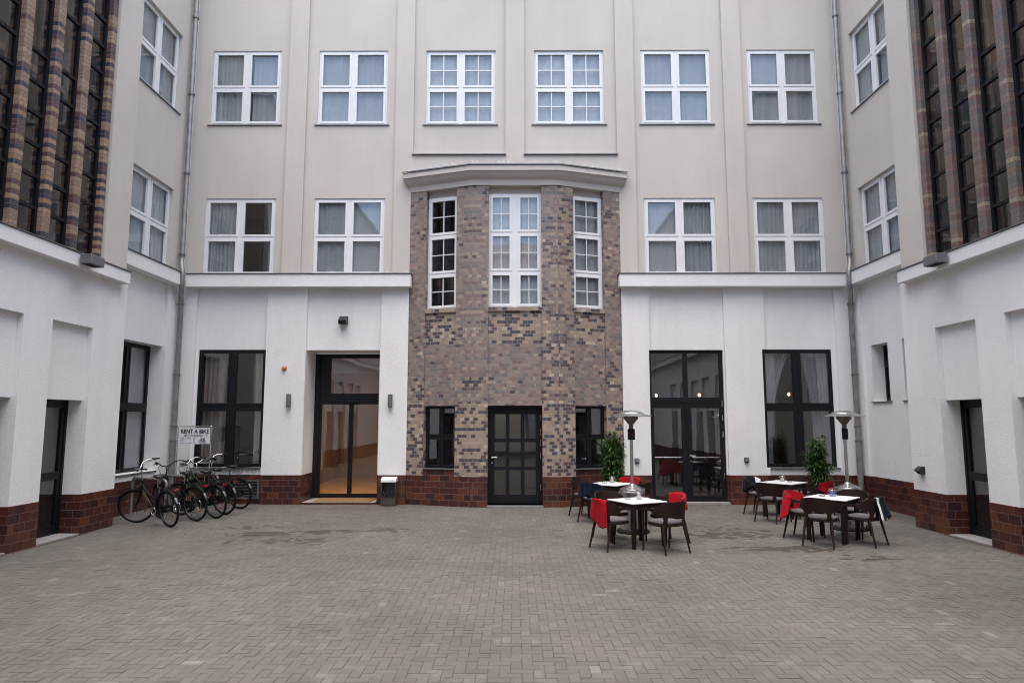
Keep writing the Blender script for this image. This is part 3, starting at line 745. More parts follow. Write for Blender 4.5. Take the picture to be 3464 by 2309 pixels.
# ================================================================== GROUND
def ground_mat():
    m,nt,b=mat('concrete_pavers')
    g=N(nt,'ShaderNodeNewGeometry'); at=N(nt,'ShaderNodeAttribute'); at.attribute_name='tint'
    n1=N(nt,'ShaderNodeTexNoise',Scale=.45,Detail=6.,Roughness=.6); L(nt,g.outputs['Position'],n1.inputs['Vector'])
    n2=N(nt,'ShaderNodeTexNoise',Scale=60.,Detail=4.,Roughness=.7); L(nt,g.outputs['Position'],n2.inputs['Vector'])
    n3=N(nt,'ShaderNodeTexNoise',Scale=2.4,Detail=5.,Roughness=.65); L(nt,g.outputs['Position'],n3.inputs['Vector'])
    base=ramp(nt,at.outputs['Fac'],[(0,(.101,.0935,.0835)),(.5,(.1145,.1065,.0960)),(1,(.129,.121,.110))])
    base=mixc(nt,mth(nt,'MULTIPLY',mth(nt,'GREATER_THAN',at.outputs['Fac'],1.3),.35),base,(.22,.21,.2))
    c=mixc(nt,1.0,base,ramp(nt,n1.outputs[0],[(.32,(.80,.785,.77)),(.50,(.98,.975,.965)),(.68,(1.14,1.13,1.11))]),'MULTIPLY')
    c=mixc(nt,1.0,c,ramp(nt,n2.outputs[0],[(.25,(.82,.82,.82)),(.75,(1.1,1.1,1.1))]),'MULTIPLY')
    # chalky efflorescence spots
    c=mixc(nt,mth(nt,'MULTIPLY',ramp(nt,n3.outputs[0],[(.58,(0,0,0)),(.76,(1,1,1))]),.42),c,(.25,.24,.23))
    # damp stains left on the stones
    sx=N(nt,'ShaderNodeSeparateXYZ'); L(nt,g.outputs['Position'],sx.inputs[0])
    nm=N(nt,'ShaderNodeTexNoise',Scale=3.2,Detail=7.,Roughness=.68); L(nt,g.outputs['Position'],nm.inputs['Vector'])
    wet=None
    for (cx,cy,ax,ay,st) in ((-4.55,12.35,.75,.36,1.),(-3.45,12.6,.95,.30,.95),(-4.0,11.7,1.3,.55,.5),(-5.2,13.1,.9,.45,.45),(-2.4,12.9,.9,.5,.35),(3.75,12.3,.95,.5,1.05),(4.3,12.9,.8,.35,.7),(4.35,11.0,1.1,.32,.95),(5.3,10.3,.8,.3,.6),(2.9,13.4,.7,.5,.5)):
        dx=mth(nt,'DIVIDE',mth(nt,'SUBTRACT',sx.outputs[0],cx),ax); dy=mth(nt,'DIVIDE',mth(nt,'SUBTRACT',sx.outputs[1],cy),ay)
        d=mth(nt,'SUBTRACT',1.0,mth(nt,'ADD',mth(nt,'MULTIPLY',dx,dx),mth(nt,'MULTIPLY',dy,dy)))
        d=mth(nt,'MULTIPLY',mth(nt,'MAXIMUM',d,0.0),st)
        wet=d if wet is None else mth(nt,'MAXIMUM',wet,d)
    k=mth(nt,'ADD',mth(nt,'MULTIPLY',wet,.50),mth(nt,'ADD',mth(nt,'MULTIPLY',nm.outputs[0],.45),mth(nt,'MULTIPLY',mth(nt,'MINIMUM',at.outputs['Fac'],1.0),.80)))
    k=ramp(nt,mth(nt,'MULTIPLY',k,mth(nt,'GREATER_THAN',wet,.001)),[(.90,(0,0,0)),(.93,(1,1,1))])
    c=mixc(nt,mth(nt,'MULTIPLY',k,.75),c,(.040,.030,.023))
    L(nt,c,b.inputs['Base Color'])
    L(nt,mth(nt,'SUBTRACT',.82,mth(nt,'MULTIPLY',k,.25)),b.inputs['Roughness']); b.inputs['Specular IOR Level'].default_value=.35
    bump(nt,b,n2.outputs[0],.35,.004)
    return m
M['pave']=ground_mat()
def paving():
    vs=[];fs=[];tint=[]
    s=.093; x0,x1,y0,y1=-8.5,8.5,-2.0,17.1
    def paver(a,b,c,d):
        gp=.0022; a+=gp;b-=gp;c+=gp;d-=gp
        z=random.gauss(0,.0009); tx=random.gauss(0,.0008); ty=random.gauss(0,.0008); j=lambda:random.uniform(-.0012,.0012)
        e=.0025
        k=len(vs)
        for (x,y,zz,sx,sy) in ((a,c,z-tx-ty,1,1),(b,c,z+tx-ty,-1,1),(b,d,z+tx+ty,-1,-1),(a,d,z-tx+ty,1,-1)):
            vs.append((x+sx*e+j(),y+sy*e+j(),zz))
        for i in range(4):
            v=vs[k+i]; sx,sy=((1,1),(-1,1),(-1,-1),(1,-1))[i]; vs.append((v[0]-sx*e,v[1]-sy*e,-.0045))
        fs.append((k,k+1,k+2,k+3)); t=min(1,max(0,random.gauss(.5,.2)))
        if random.random()<.003: t=1.6
        for i in range(4): fs.append((k+4+i,k+4+(i+1)%4,k+(i+1)%4,k+i))
        tint.extend([t]*8)
    nx=int((x1-x0)/s); ny=int((y1-y0)/s)
    for i in range(-1,nx):
        for j in range(-1,ny):
            q=(i-j)%4; X=x0+i*s; Y=y0+j*s
            if Y>=15.95 and abs(X)<.95 and Y>16.0: pass
            if q==0: paver(X,X+2*s,Y,Y+s)
            elif q==3: paver(X,X+s,Y,Y+2*s)
    b=len(vs); vs.extend([(-60,-60,-.0032),(60,-60,-.0032),(60,60,-.0032),(-60,60,-.0032)]); fs.append((b,b+1,b+2,b+3)); tint.extend([.05]*4)
    me=bpy.data.meshes.new('ground'); me.from_pydata(vs,[],fs)
    a=me.attributes.new('tint','FLOAT','POINT'); a.data.foreach_set('value',tint)
    me.materials.append(M['pave']); me.materials.append(M['joint'])
    mi=[0]*len(me.polygons); mi[-1]=1; me.polygons.foreach_set('material_index',mi)
    o=link('ground',me); o['kind']='structure'
M['joint']=simple('joint_sand',(.075,.064,.053),.95,0,.35,9.)
paving()

# ================================================================== FITTINGS ON THE WALLS
def place_on(o,loc,rz=0): o.location=loc; o.rotation_euler=(0,0,rz); return o
def sconce(x,z,label):
    t=thing('wall_lamp',label,'wall lamp',(x,FY-.0,z),0,'cylinder lamps beside the entrance')
    m=MB(); m.lathe([(.0,-.165),(.046,-.165),(.055,-.158),(.055,.158),(.046,.165),(.0,.165)],20,(0,-.075,0)); m.build('lamp_body',M['grey'],t,smooth=40)
    b=MB(); b.box(-.04,.04,-.03,0,-.10,.10); b.build('mount',M['box'],t)
    e=MB(); e.lathe([(.0,-.168),(.04,-.168),(.04,-.16)],16,(0,-.075,0)); e.build('lens',M['wframe'],t)
sconce(-5.555,2.50,'grey cylinder wall lamp left of the glass entrance, under the orange beacon')
sconce(-3.06,2.49,'grey cylinder wall lamp between the glass entrance and the brick bay')
t=thing('flood_light','dark wedge shaped flood light on the white wall above the glass entrance','flood light',(-4.28,FY+.05,4.5))
m=MB(); m.grid([[(-.10,-.05,.10),(.10,-.05,.10)],[(-.10,-.20,-.02),(.10,-.20,-.02)],[(-.10,-.18,-.10),(.10,-.18,-.10)],[(-.10,0,-.10),(.10,0,-.10)]]); 
m.quad([(-.10,0,.10),(.10,0,.10),(.10,-.05,.10),(-.10,-.05,.10)],(0,0,1))
for s in (-1,1): m.quad([(s*.10,0,.10),(s*.10,-.05,.10),(s*.10,-.20,-.02),(s*.10,-.18,-.10),(s*.10,0,-.10)],(s,0,0))
m.build('housing',M['box'],t)
m=MB(); m.quad([(-.08,-.199,-.03),(.08,-.199,-.03),(.08,-.187,-.09),(-.08,-.187,-.09)],(0,-1,-.2)); m.build('lens',M['black'],t)
t=thing('beacon','small round orange warning beacon on the white pillar left of the entrance','beacon',(-5.71,FY,3.30))
m=MB(); m.lathe([(0,.085),(.03,.08),(.048,.06),(.055,.03),(.055,.012)],18,(0,0,0),0,'y'); m.build('dome',M['beacon'],t,smooth=60)
m=MB(); m.lathe([(.058,.014),(.058,0)],18,(0,0,0),0,'y'); m.build('base',M['box'],t)
def socket(loc,rz,label):
    t=thing('outdoor_socket',label,'socket',loc,rz,'dark sockets low on the white walls')
    m=MB(); m.box(-.055,.055,-.06,0,-.06,.06); m.build('housing',M['box'],t,bevel=.006)
    m=MB(); m.box(-.05,.05,-.075,-.061,-.045,.055,0,Matrix.Translation((0,0,0))@Matrix.Rotation(R(-6),4,'X')); m.build('flap',M['grey'],t,bevel=.004)
socket((2.96,FY,1.05),0,'dark socket box on the white wall beside the bay, behind the left patio heater')
socket((5.62,FY,1.07),0,'dark socket box on the white pillar between glass door and right window')
def wedge(loc,rz,label):
    t=thing('wall_spotlight',label,'spotlight',loc,rz)
    m=MB(); m.grid([[(-.07,0,.07),(.07,0,.07)],[(-.07,-.05,.075),(.07,-.05,.075)],[(-.07,-.14,0),(.07,-.14,0)],[(-.07,-.05,-.075),(.07,-.05,-.075)],[(-.07,0,-.07),(.07,0,-.07)]])
    for s in (-1,1): m.quad([(s*.07,0,.07),(s*.07,-.05,.075),(s*.07,-.14,0),(s*.07,-.05,-.075),(s*.07,0,-.07)],(s,0,0))
    m.build('housing',M['box'],t)
    m=MB(); m.quad([(-.05,-.115,-.03),(.05,-.115,-.03),(.05,-.07,-.066),(-.05,-.07,-.066)],(0,-1,-1)); m.build('lens',M['black'],t)
wedge((7.72,12.92,1.09),R(-90),'dark wedge spotlight low on the right wing beside the doorway')
def projector(s,label):
    X=7.80 if s<0 else 7.72
    t=thing('flood_light',label,'flood light',(s*(X-.17),11.62,4.84),R(90) if s<0 else R(-90),'grey flood lights on the wing ledges')
    m=MB(); m.box(-.19,.19,-.24,-.03,-.09,.08); m.build('housing',M['grey'],t,bevel=.012)
    m=MB(); m.box(-.16,.16,-.20,-.06,-.096,-.091); m.build('lens',M['black'],t)
    m=MB(); m.box(-.05,.05,-.03,.0,-.05,.05); m.build('bracket',M['box'],t)
projector(-1,'grey box flood light on the ledge under the tan banded piers at left')
projector(1,'grey box flood light on the ledge under the mauve brick piers at right')
def bulb(loc,label,cord=1.0,r=.035,m_='bulb'):
    t=thing('pendant_lamp',label,'pendant lamp',loc,0,'warm bulbs glowing behind the glass')
    m=MB(); m.lathe([(0,-r),(r*.7,-r*.7),(r,0),(r*.8,r*.7),(r*.4,r*1.5),(0,r*1.6)],14); m.build('bulb',M[m_],t,smooth=60)
    m=MB(); m.lathe([(.0,r*2.6),(.02,r*2.6),(.02,r*1.4)],10); m.tube([(0,0,r*2.6),(0,0,cord)],.004,5); m.build('cord',M['black'],t)
bulb((3.88,18.5,2.69),'bare warm bulb behind the glass door, nearest its left edge',1.25)
bulb((4.78,18.9,2.59),'lowest warm bulb just right of the middle of the glass door',1.35)
bulb((5.06,18.5,2.70),'bare warm bulb behind the right half of the glass door, above the rail',1.24)
bulb((7.52,18.5,2.72),'bare warm bulb behind the dark window by the right corner',1.22)
t=thing('globe_lamp','warm glowing globe lamp behind the glazing of the right wing','globe lamp',(8.78,10.62,8.5))
m=MB(); m.lathe([(0,-.13),(.07,-.11),(.12,-.05),(.13,0),(.12,.05),(.07,.11),(0,.13)],18); m.build('globe',M['globe'],t,smooth=60)
m=MB(); m.tube([(0,0,.12),(0,0,2.9)],.008,6); m.build('cord',M['black'],t)
for k,(x,y) in enumerate(((-4.3,18.65),)):  # added lamp, kept out of sight, lights the lobby floor behind the door
    t=thing('ceiling_lamp',['warm flat ceiling lamp in the lobby nearest the entrance door','warm flat ceiling lamp deep in the lobby'][k],'ceiling lamp',(x,y,3.735))
    m=MB(); m.box(-.55,.55,-.22,.22,-.03,.0); m.box(-.75,.75,-.36,-.33,-.45,.0); m.build('housing',M['wframe'],t)  # hanging front board added to hide the lamp and shield the door reveal
    m=MB(); m.quad([(-.52,-.2,-.033),(.52,-.2,-.033),(.52,.2,-.033),(-.52,.2,-.033)],(0,0,-1)); m.build('diffuser',M['lobby'],t)

# litter bin, doormat
t=thing('litter_bin','bronze metal litter bin with white sloping top beside the glass entrance','litter bin',(-3.02,16.36,0))
m=MB(); m.box(-.175,.175,-.12,.12,.02,.27); m.box(-.175,.175,.10,.12,.27,.56); m.box(-.175,-.155,-.12,.10,.27,.56); m.box(.155,.175,-.12,.10,.27,.56); m.build('body',M['binm'],t,bevel=.003)
m=MB(); m.grid([[(-.18,-.13,.56),(.18,-.13,.56)],[(-.18,-.13,.61),(.18,-.13,.61)],[(-.18,.0,.665),(.18,.0,.665)],[(-.18,.125,.665),(.18,.125,.665)],[(-.18,.125,.56),(.18,.125,.56)]])
for s in (-1,1): m.quad([(s*.18,-.13,.56),(s*.18,-.13,.61),(s*.18,0,.665),(s*.18,.125,.665),(s*.18,.125,.56)],(s,0,0))
m.build('lid',M['ttop'],t)
m=MB(); rows=[]
for i in range(9):
    f=i/8; rows.append([(x*1.0,y,z) for x,y,z in [((-.16+.32*q/14),(-.125-.018*random.random()) if i>1 else -.10,.235+.10*f*(.7+.5*random.random()) if i<7 else .33-.02*(i-6)) for q in range(15)]])
rows=[[(-.168+.336*q/14,-.126-.02*math.sin(i*.9+q*1.7)*math.sin(math.pi*i/8)**.5-.012,.225+.016*i+.012*math.sin(q*2.1+i)) for q in range(15)] for i in range(8)]
rows.append([(-.15+.30*q/14,.02,.30+.02*math.sin(q*1.3)) for q in range(15)])
m.grid(rows); m.build('bin_liner',M['bag'],t,smooth=70)
m=MB(); m.box(-.70,.70,-.40,.40,0,.016); tag(m.build('door_mat',M['coir'],None,(-4.22,17.0,.052),bevel=.004),'brown coir doormat in front of the sliding glass entrance','doormat')

# ================================================================== PATIO HEATERS, PLANTS
def heater(loc,label,rz):
    t=thing('patio_heater',label,'patio heater',loc,rz,'stainless patio heaters')
    m=MB(); m.lathe([(0,.0),(.30,.0),(.305,.02),(.29,.045),(.25,.06),(0,.06)],32); m.build('base',M['black'],t,smooth=35)
    m=MB()
    for s in (-1,1): m.lathe([(0,-.02),(.05,-.02),(.05,.02),(0,.02)],14,(s*.06+.0,-.30,.05),0,'y')
    m.build('wheel',M['black'],t,smooth=40)
    m=MB(); m.lathe([(.232,.06),(.232,.70),(.238,.705),(.238,.73),(.232,.735),(.232,.765),(.225,.78),(.12,.825),(.06,.85),(.05,.87),(0,.87)],40); m.build('cylinder_cover',M['steel'],t,smooth=28)
    m=MB()
    for k in range(14):
        a=2*math.pi*k/14; c=(.233*math.cos(a),.233*math.sin(a),.16); m.box(-.004,.004,-.001,.003,-.03,.03,0,Matrix.Translation(c)@Matrix.Rotation(a-math.pi/2,4,'Z'))
    build_split(m,'vent_slot',M['black'],t)
    m=MB(); m.tube([(0,0,.86),(0,0,1.68)],.031,16); m.build('pole',M['steel'],t,smooth=40)
    m=MB(); m.box(-.055,.055,-.055,.045,1.67,1.87); o=m.build('control_box',M['black'],t,bevel=.008)
    m=MB(); m.box(-.016,.016,-.062,-.056,1.74,1.80); m.build('warning_label',M['redl'],o)
    m=MB(); m.lathe([(0,.02),(.02,.02),(.02,0)],10,(-.06,-.02,1.78),0,'y'); m.build('knob',M['redl'],o)
    m=MB(); m.lathe([(.042,1.87),(.042,1.95),(.06,1.97),(.125,2.05),(.135,2.06),(.135,2.12),(.115,2.125),(0,2.125)],28); m.build('burner_screen',M['burn'],t,smooth=30)
    m=MB()
    for k in range(3):
        a=2*math.pi*k/3+.4; m.tube([(.12*math.cos(a),.12*math.sin(a),2.10),(.12*math.cos(a),.12*math.sin(a),2.17)],.005,6)
    build_split(m,'strut',M['steel'],t)
    m=MB(); m.lathe([(.385,2.098),(.39,2.104),(.36,2.118),(.28,2.135),(.23,2.15),(.22,2.162),(.15,2.195),(.08,2.213),(0,2.22)],44); m.lathe([(.385,2.098),(.36,2.112),(.22,2.155),(0,2.212)],44)
    o=m.build('reflector',M['steel'],t,smooth=25)
    m=MB()
    for k in range(8):
        a=2*math.pi*k/8; m.lathe([(0,.012),(.008,.01),(.008,0)],8,(.20*math.cos(a),.20*math.sin(a),2.172))
    m.build('screw',M['chrome'],o)
M['burn']=simple('scorched_steel',(.16,.14,.12),.45,.8,.3,14.)
heater((2.16,12.60,0),'stainless patio heater nearer the brick bay, between the two left tables',.3)
heater((6.27,12.90,0),'stainless patio heater nearer the right wing, beside the downpipe',1.2)

def plant(loc,label,seed,h,wd,n):
    rnd=random.Random(seed); t=thing('potted_bamboo',label,'potted plant',loc,0,'potted bamboo plants')
    m=MB(); m.lathe([(0,.0),(.14,.0),(.185,.34),(.195,.345),(.195,.375),(.175,.375),(.165,.32),(0,.32)],28); m.build('pot',M['pot'],t,smooth=35)
    st=MB(); lf=MB()
    for i in range(13):
        a=rnd.uniform(0,6.28); r0=rnd.uniform(0,.09); sp=rnd.uniform(.05,wd)*.8; hh=h*rnd.uniform(.66,1.0)*(1-.25*sp/wd)
        b=Vector((r0*math.cos(a),r0*math.sin(a),.31)); e=Vector((sp*math.cos(a),sp*math.sin(a),hh))
        pts=[b.lerp(e,k/6)+Vector((rnd.uniform(-.012,.012),rnd.uniform(-.012,.012),0))-Vector((math.cos(a),math.sin(a),0))*.05*math.sin(math.pi*k/6) for k in range(7)]
        st.tube(pts,[.009-.0009*k for k in range(7)],6)
        nn=n//13
        for q in range(nn):
            f=rnd.uniform(.12,1)**.8; k=min(5,int(f*6)); p=pts[k].lerp(pts[k+1],f*6-k)
            # short twig then a fan of leaves
            az=rnd.uniform(0,6.28); tw=Vector((math.cos(az),math.sin(az),rnd.uniform(.1,.9)))*rnd.uniform(.03,.15)*(1.15-.5*f); c=p+tw
            if q%2==0: st.tube([p,c],.0025,3,caps=False)
            for j in range(5):
                aa=az+rnd.uniform(-1.1,1.1); el=rnd.uniform(-.5,.9); ll=rnd.uniform(.10,.20); w=rnd.uniform(.010,.018)
                d=Vector((math.cos(aa)*math.cos(el),math.sin(aa)*math.cos(el),math.sin(el))); sd=d.cross(Vector((0,0,1))).normalized()*w; nrm=d.cross(sd).normalized()
                m1=c+d*ll*.35; m2=c+d*ll*.7-Vector((0,0,ll*.10)); e2=c+d*ll-Vector((0,0,ll*.28))
                bidx=len(lf.v); lf.v+=[tuple(c),tuple(m1+sd),tuple(m1-sd),tuple(m2+sd*.8),tuple(m2-sd*.8),tuple(e2)]
                lf.f+=[(bidx,bidx+1,bidx+2),(bidx+1,bidx+3,bidx+4,bidx+2),(bidx+3,bidx+5,bidx+4)]; lf.m+=[0]*3
    lf.build('foliage',M['leaf'],t); st.build('stem',M['cane'],t)
plant((2.22,15.45,0),'bushy potted bamboo beside the dark bay window, behind the left tables',3,1.92,.30,1050)
plant((6.93,15.55,0),'looser potted bamboo with a side shoot in front of the right dark window',11,1.86,.30,640)

# ================================================================== TABLES AND CHAIRS
TA=R(75)
def back_pt(t,zf,off=0.0):
    a=t*TA
    x=.275*math.sin(a); y=-.03-.235*math.cos(a)
    zt=.79-.085*abs(t)**2.2; zb=.555+.015*abs(t)
    z=zb+(zt-zb)*zf
    lean=.05*(z-.45)/.35
    nx,ny=math.sin(a),-math.cos(a)
    return Vector((x+nx*(off+lean*.6),y+ny*(off+lean),z))
def make_chair(label):
    t=thing('garden_armchair',label,'armchair',(0,0,0),0,'brown armchairs round the tables')
    b=MB(); n=16; o=[];
    T=[-1+2*i/n for i in range(n+1)]
    outr=[[back_pt(q,f,.010) for q in T] for f in (0,.33,.66,1)]; inr=[[back_pt(q,f,-.010) for q in T] for f in (1,.66,.33,0)]
    b.grid(outr+inr+[outr[0]])
    for q in (-1,1): b.quad([back_pt(q,0,.01),back_pt(q,1,.01),back_pt(q,1,-.01),back_pt(q,0,-.01)])
    for q in (-.52,.52):
        r=[]
        for z,w in ((.425,.045),(.48,.030),(.53,.040),(.58,.085)):
            zf=(z-.555)/.23; da=w/.27/TA
            r.append([back_pt(q-da,zf,.009),back_pt(q+da,zf,.009),back_pt(q+da,zf,-.009),back_pt(q-da,zf,-.009)])
        b.grid(r,0,True)
    b.build('backrest',M['plast'],t,smooth=45)
    for s in (-1,1):
        a=MB(); p=back_pt(s,.5,0)
        rows=[]
        for (y,z,hh,x) in ((p.y-.02,p.z,.055,abs(p.x)),(p.y+.06,.662,.030,.290),(.06,.650,.018,.292),(.17,.640,.016,.287),(.215,.625,.018,.280)):
            rows.append([(s*(x-.022),y,z-hh),(s*(x+.020),y,z-hh),(s*(x+.020),y,z+hh*.7),(s*(x-.022),y,z+hh*.7)])
        a.grid(rows,0,True); a.quad(rows[-1]); a.quad(rows[0]); a.build('armrest',M['plast'],t,smooth=40)
        l=MB(); l.tube([(s*.279,.205,.632),(s*.268,.215,.44),(s*.262,.225,.22),(s*.258,.235,0)],[.021,.023,.018,.014],8); l.build('leg',M['plast'],t,smooth=50)
        l=MB(); l.tube([(s*.20,-.19,.43),(s*.222,-.24,.2),(s*.238,-.285,0)],[.023,.018,.014],8); l.build('leg',M['plast'],t,smooth=50)
    m=MB(); pts=[]
    def ring(k,z):
        r=[]
        for i in range(24):
            a=2*math.pi*i/24; c,s_=math.cos(a),math.sin(a)
            e=.62
            r.append((k*.248*abs(c)**e*(1 if c>0 else -1),k*.235*abs(s_)**e*(1 if s_>0 else -1)-.0,z))
        return r
    m.grid([ring(.01,.405),ring(.95,.405),ring(1,.42),ring(.99,.438),ring(.01,.438)],0,True); m.build('seat',M['plast'],t,smooth=40)
    m=MB(); m.grid([ring(.86,.436),ring(.925,.448),ring(.93,.462),ring(.89,.476),ring(.5,.482),ring(.01,.484)],0,True); m.build('cushion',M['cush'],t,smooth=60)
    return t
def copy_thing(src):
    c=src.copy(); COL.objects.link(c)
    for ch in src.children:
        d=ch.copy(); COL.objects.link(d); d.parent=c
        for g in ch.children:
            e=g.copy(); COL.objects.link(e); e.parent=d
    return c
CH=[]
def face(dx,dy): return math.atan2(dy,dx)-math.pi/2
def table_frame(a): return Vector((math.cos(a),math.sin(a))),Vector((-math.sin(a),math.cos(a)))
chairs=[ # x,y,facing angle (deg), label, blanket
 (1.56,11.03,29,'armchair with a bright red blanket over its back, left of the front left table','redL'),
 (2.36,10.80,117,'bare armchair with its back to the courtyard, right front of the front left table',None),
 (1.70,11.93,-63,'bare armchair on the far left side of the front left table',None),
 (2.55,11.58,207,'armchair with a red blanket thrown over its corner, far right of the front left table','redR'),
 (1.62,13.84,50,'armchair hidden under a navy blanket, near the brick bay','navyF'),
 (1.52,14.66,-40,'bare armchair against the bay side of the back left table',None),
 (2.38,14.72,230,'armchair with a red blanket at the far side of the back left table','redF'),
 (2.47,13.92,140,'bare armchair behind the left patio heater',None),
 (5.20,13.86,39,'bare armchair with its back to the courtyard at the back right table',None),
 (5.33,14.88,-45,'armchair with a navy and white blanket, left of the back right table','navyW'),
 (6.20,15.03,221,'bare armchair at the far side of the back right table, by the bamboo',None),
 (6.20,14.12,131,'armchair with a red blanket between the two right tables','redN'),
 (5.04,11.30,50,'bare armchair with its back to the courtyard at the front right table',None),
 (5.04,11.98,-43,'armchair with a red blanket over its outer side, left of the front right table','redO'),
 (5.95,12.20,225,'bare armchair on the far side of the front right table, before the heater',None),
 (5.76,11.40,130,'armchair with a navy and white blanket at the right of the front right table','navyE'),
]
proto=None
def drape(name,label,loc,rz,t0,t1,Lo,Li,mats,stripe=None,seed=0,flare=.12,group='blankets draped over armchairs'):
    rnd=random.Random(seed); n=26; rows=[]; segs=[]
    m=MB(); ph=rnd.uniform(0,6)
    S=[-Lo+(Lo+Li)*k/30 for k in range(31)]
    for s in S:
        row=[]
        for i in range(n+1):
            t=t0+(t1-t0)*i/n
            rip=.013*math.sin(i*.55+ph)+.008*math.sin(i*1.3+ph*2)
            lim=.235
            skew=.05*math.sin(i*.31+ph)+.09*(i/n-.5)*(1 if Lo>Li else -1)
            d=abs(s)+ (skew if s<0 else -skew)*min(1,abs(s)*6)
            if s<0:
                off=.016+.012*min(1,d*5)+max(0,d-.08)*flare
                zf=1-d/lim; p=back_pt(t,zf,off+rip*min(1,d*6)*1.3)
            else:
                off=-.018-.006*min(1,d*5)
                zf=1-d/lim; p=back_pt(t,zf,off-abs(rip)*min(1,d*6))
            if abs(s)<.03: p.z+= .014*(1-abs(s)/.03)+.004*math.sin(i*1.3+ph)
            row.append(p)
        rows.append(row)
    me_b=len(m.f)
    m.grid(rows)
    if stripe:
        k=0
        for a in range(30):
            for i in range(n):
                tt=i/n
                if stripe[0]<=tt<stripe[1]: m.m[k]=1
                k+=1
    o=m.build(name,mats,None,loc,(0,0,rz),smooth=70)
    md=o.modifiers.new('thick','SOLIDIFY'); md.thickness=.011; md.offset=.3
    tag(o,label,'blanket',group); return o
BL={
 'redL':('bright red blanket hanging over the front left armchair, nearest the camera',-1.0,.52,.37,.30,['red'],None,1),
 'redR':('red blanket bunched over the chair behind the front left table',-.95,.55,.19,.24,['red'],None,2),
 'navyF':('plain navy blanket draped over the chair near the brick bay',-.55,.98,.31,.25,['navy'],None,3),
 'redF':('red blanket on the chair at the back left table, behind the heater pole',-.8,.8,.20,.25,['red'],None,4),
 'navyW':('navy blanket with a white end on the chair left of the back right table',-.95,.75,.30,.22,['navy','fleece'],(0,.17),5),
 'redN':('red blanket on the chair between the two right tables',-.75,.75,.26,.22,['red'],None,6),
 'redO':('red blanket falling down the outer side of the front right table chair',-1.0,1.0,.48,.33,['red'],None,7,.30),
 'navyE':('navy blanket with a white edge on the rightmost chair',-.35,1.0,.36,.34,['navy','fleece'],(0,.055),8,.40),
}
for k,(x,y,ang_,lab,bk) in enumerate(chairs):
    rz=R(ang_)-math.pi/2
    if proto is None: c=proto=make_chair(lab)
    else: c=copy_thing(proto); c['label']=lab
    c.location=(x,y,0); c.rotation_euler=(0,0,rz)
    if bk:
        d=BL[bk]; drape('blanket',d[0],(x,y,0),rz,d[1],d[2],d[3],d[4],[M[q] for q in d[5]],*d[6:])

def make_table(label):
    t=thing('bistro_table',label,'table',(0,0,0),0,'square white topped tables')
    m=MB(); m.box(-.35,.35,-.35,.35,.700,.716); m.build('table_top',M['ttop'],t,bevel=.003)
    m=MB()
    m.box(-.335,.335,-.335,.335,.678,.699); m.box(-.29,.29,-.315,-.295,.61,.678); m.box(-.29,.29,.295,.315,.61,.678); m.box(-.315,-.295,-.29,.29,.61,.678); m.box(.295,.315,-.29,.29,.61,.678)
    m.build('apron',M['plast'],t)
    for sx in (-1,1):
        for sy in (-1,1):
            l=MB(); rows=[]
            for z,w in ((.678,.036),(.40,.036),(0,.026)): 
                c=.300-.0*z; rows.append([(sx*c+a*w,sy*c+b*w,z) for a,b in ((-1,-1),(1,-1),(1,1),(-1,1))])
            l.grid(rows,0,True); l.quad(rows[-1]); l.build('leg',M['plast'],t,bevel=.004)
    return t
tabs=[(2.02,11.36,27,'white topped table at front left, next to the heater and nearest the camera'),(2.00,14.28,50,'white topped table close to the brick bay, behind the left heater'),
      (5.74,14.60,41,'white topped table at back right, in front of the bamboo'),(5.46,11.82,46,'white topped table at front right with a blue candle jar')]
tp=None
for x,y,a,lab in tabs:
    if tp is None: t=tp=make_table(lab)
    else: t=copy_thing(tp); t['label']=lab
    t.location=(x,y,0); t.rotation_euler=(0,0,R(a))
def jar(loc,label,cand):
    t=thing('candle_jar',label,'candle jar',loc,0,'glass candle jars on the tables')
    m=MB(); m.lathe([(0,.003),(.055,.003),(.068,.02),(.070,.085),(.060,.11),(.050,.12),(.050,.135),(.057,.14),(.057,.148),(.053,.148)],24); m.build('glass',M['jar'],t,smooth=40)
    m=MB(); m.lathe([(0,.006),(.034,.006),(.034,.075),(.03,.08),(0,.078)],18); m.build('candle',M[cand],t,smooth=40)
jar((2.08,11.50,.717),'candle jar on the front left table','wax'); jar((2.05,14.40,.717),'candle jar on the back left table near the bay','wax')
jar((5.76,14.72,.717),'candle jar on the back right table','wax'); jar((5.52,11.92,.717),'jar with a blue candle on the front right table','blue')
def ashtray(loc,label):
    t=thing('ashtray',label,'ashtray',loc,0,'glass ashtrays on the tables')
    m=MB(); m.lathe([(0,.006),(.045,.006),(.048,.032),(.055,.032),(.055,.002),(0,.002)],20); m.build('glass_bowl',M['jar'],t,smooth=40)
ashtray((1.88,11.45,.717),'glass ashtray on the front left table'); ashtray((1.88,14.33,.717),'glass ashtray on the back left table near the bay')
ashtray((5.86,14.58,.717),'glass ashtray on the back right table'); ashtray((5.33,11.90,.717),'glass ashtray on the front right table')

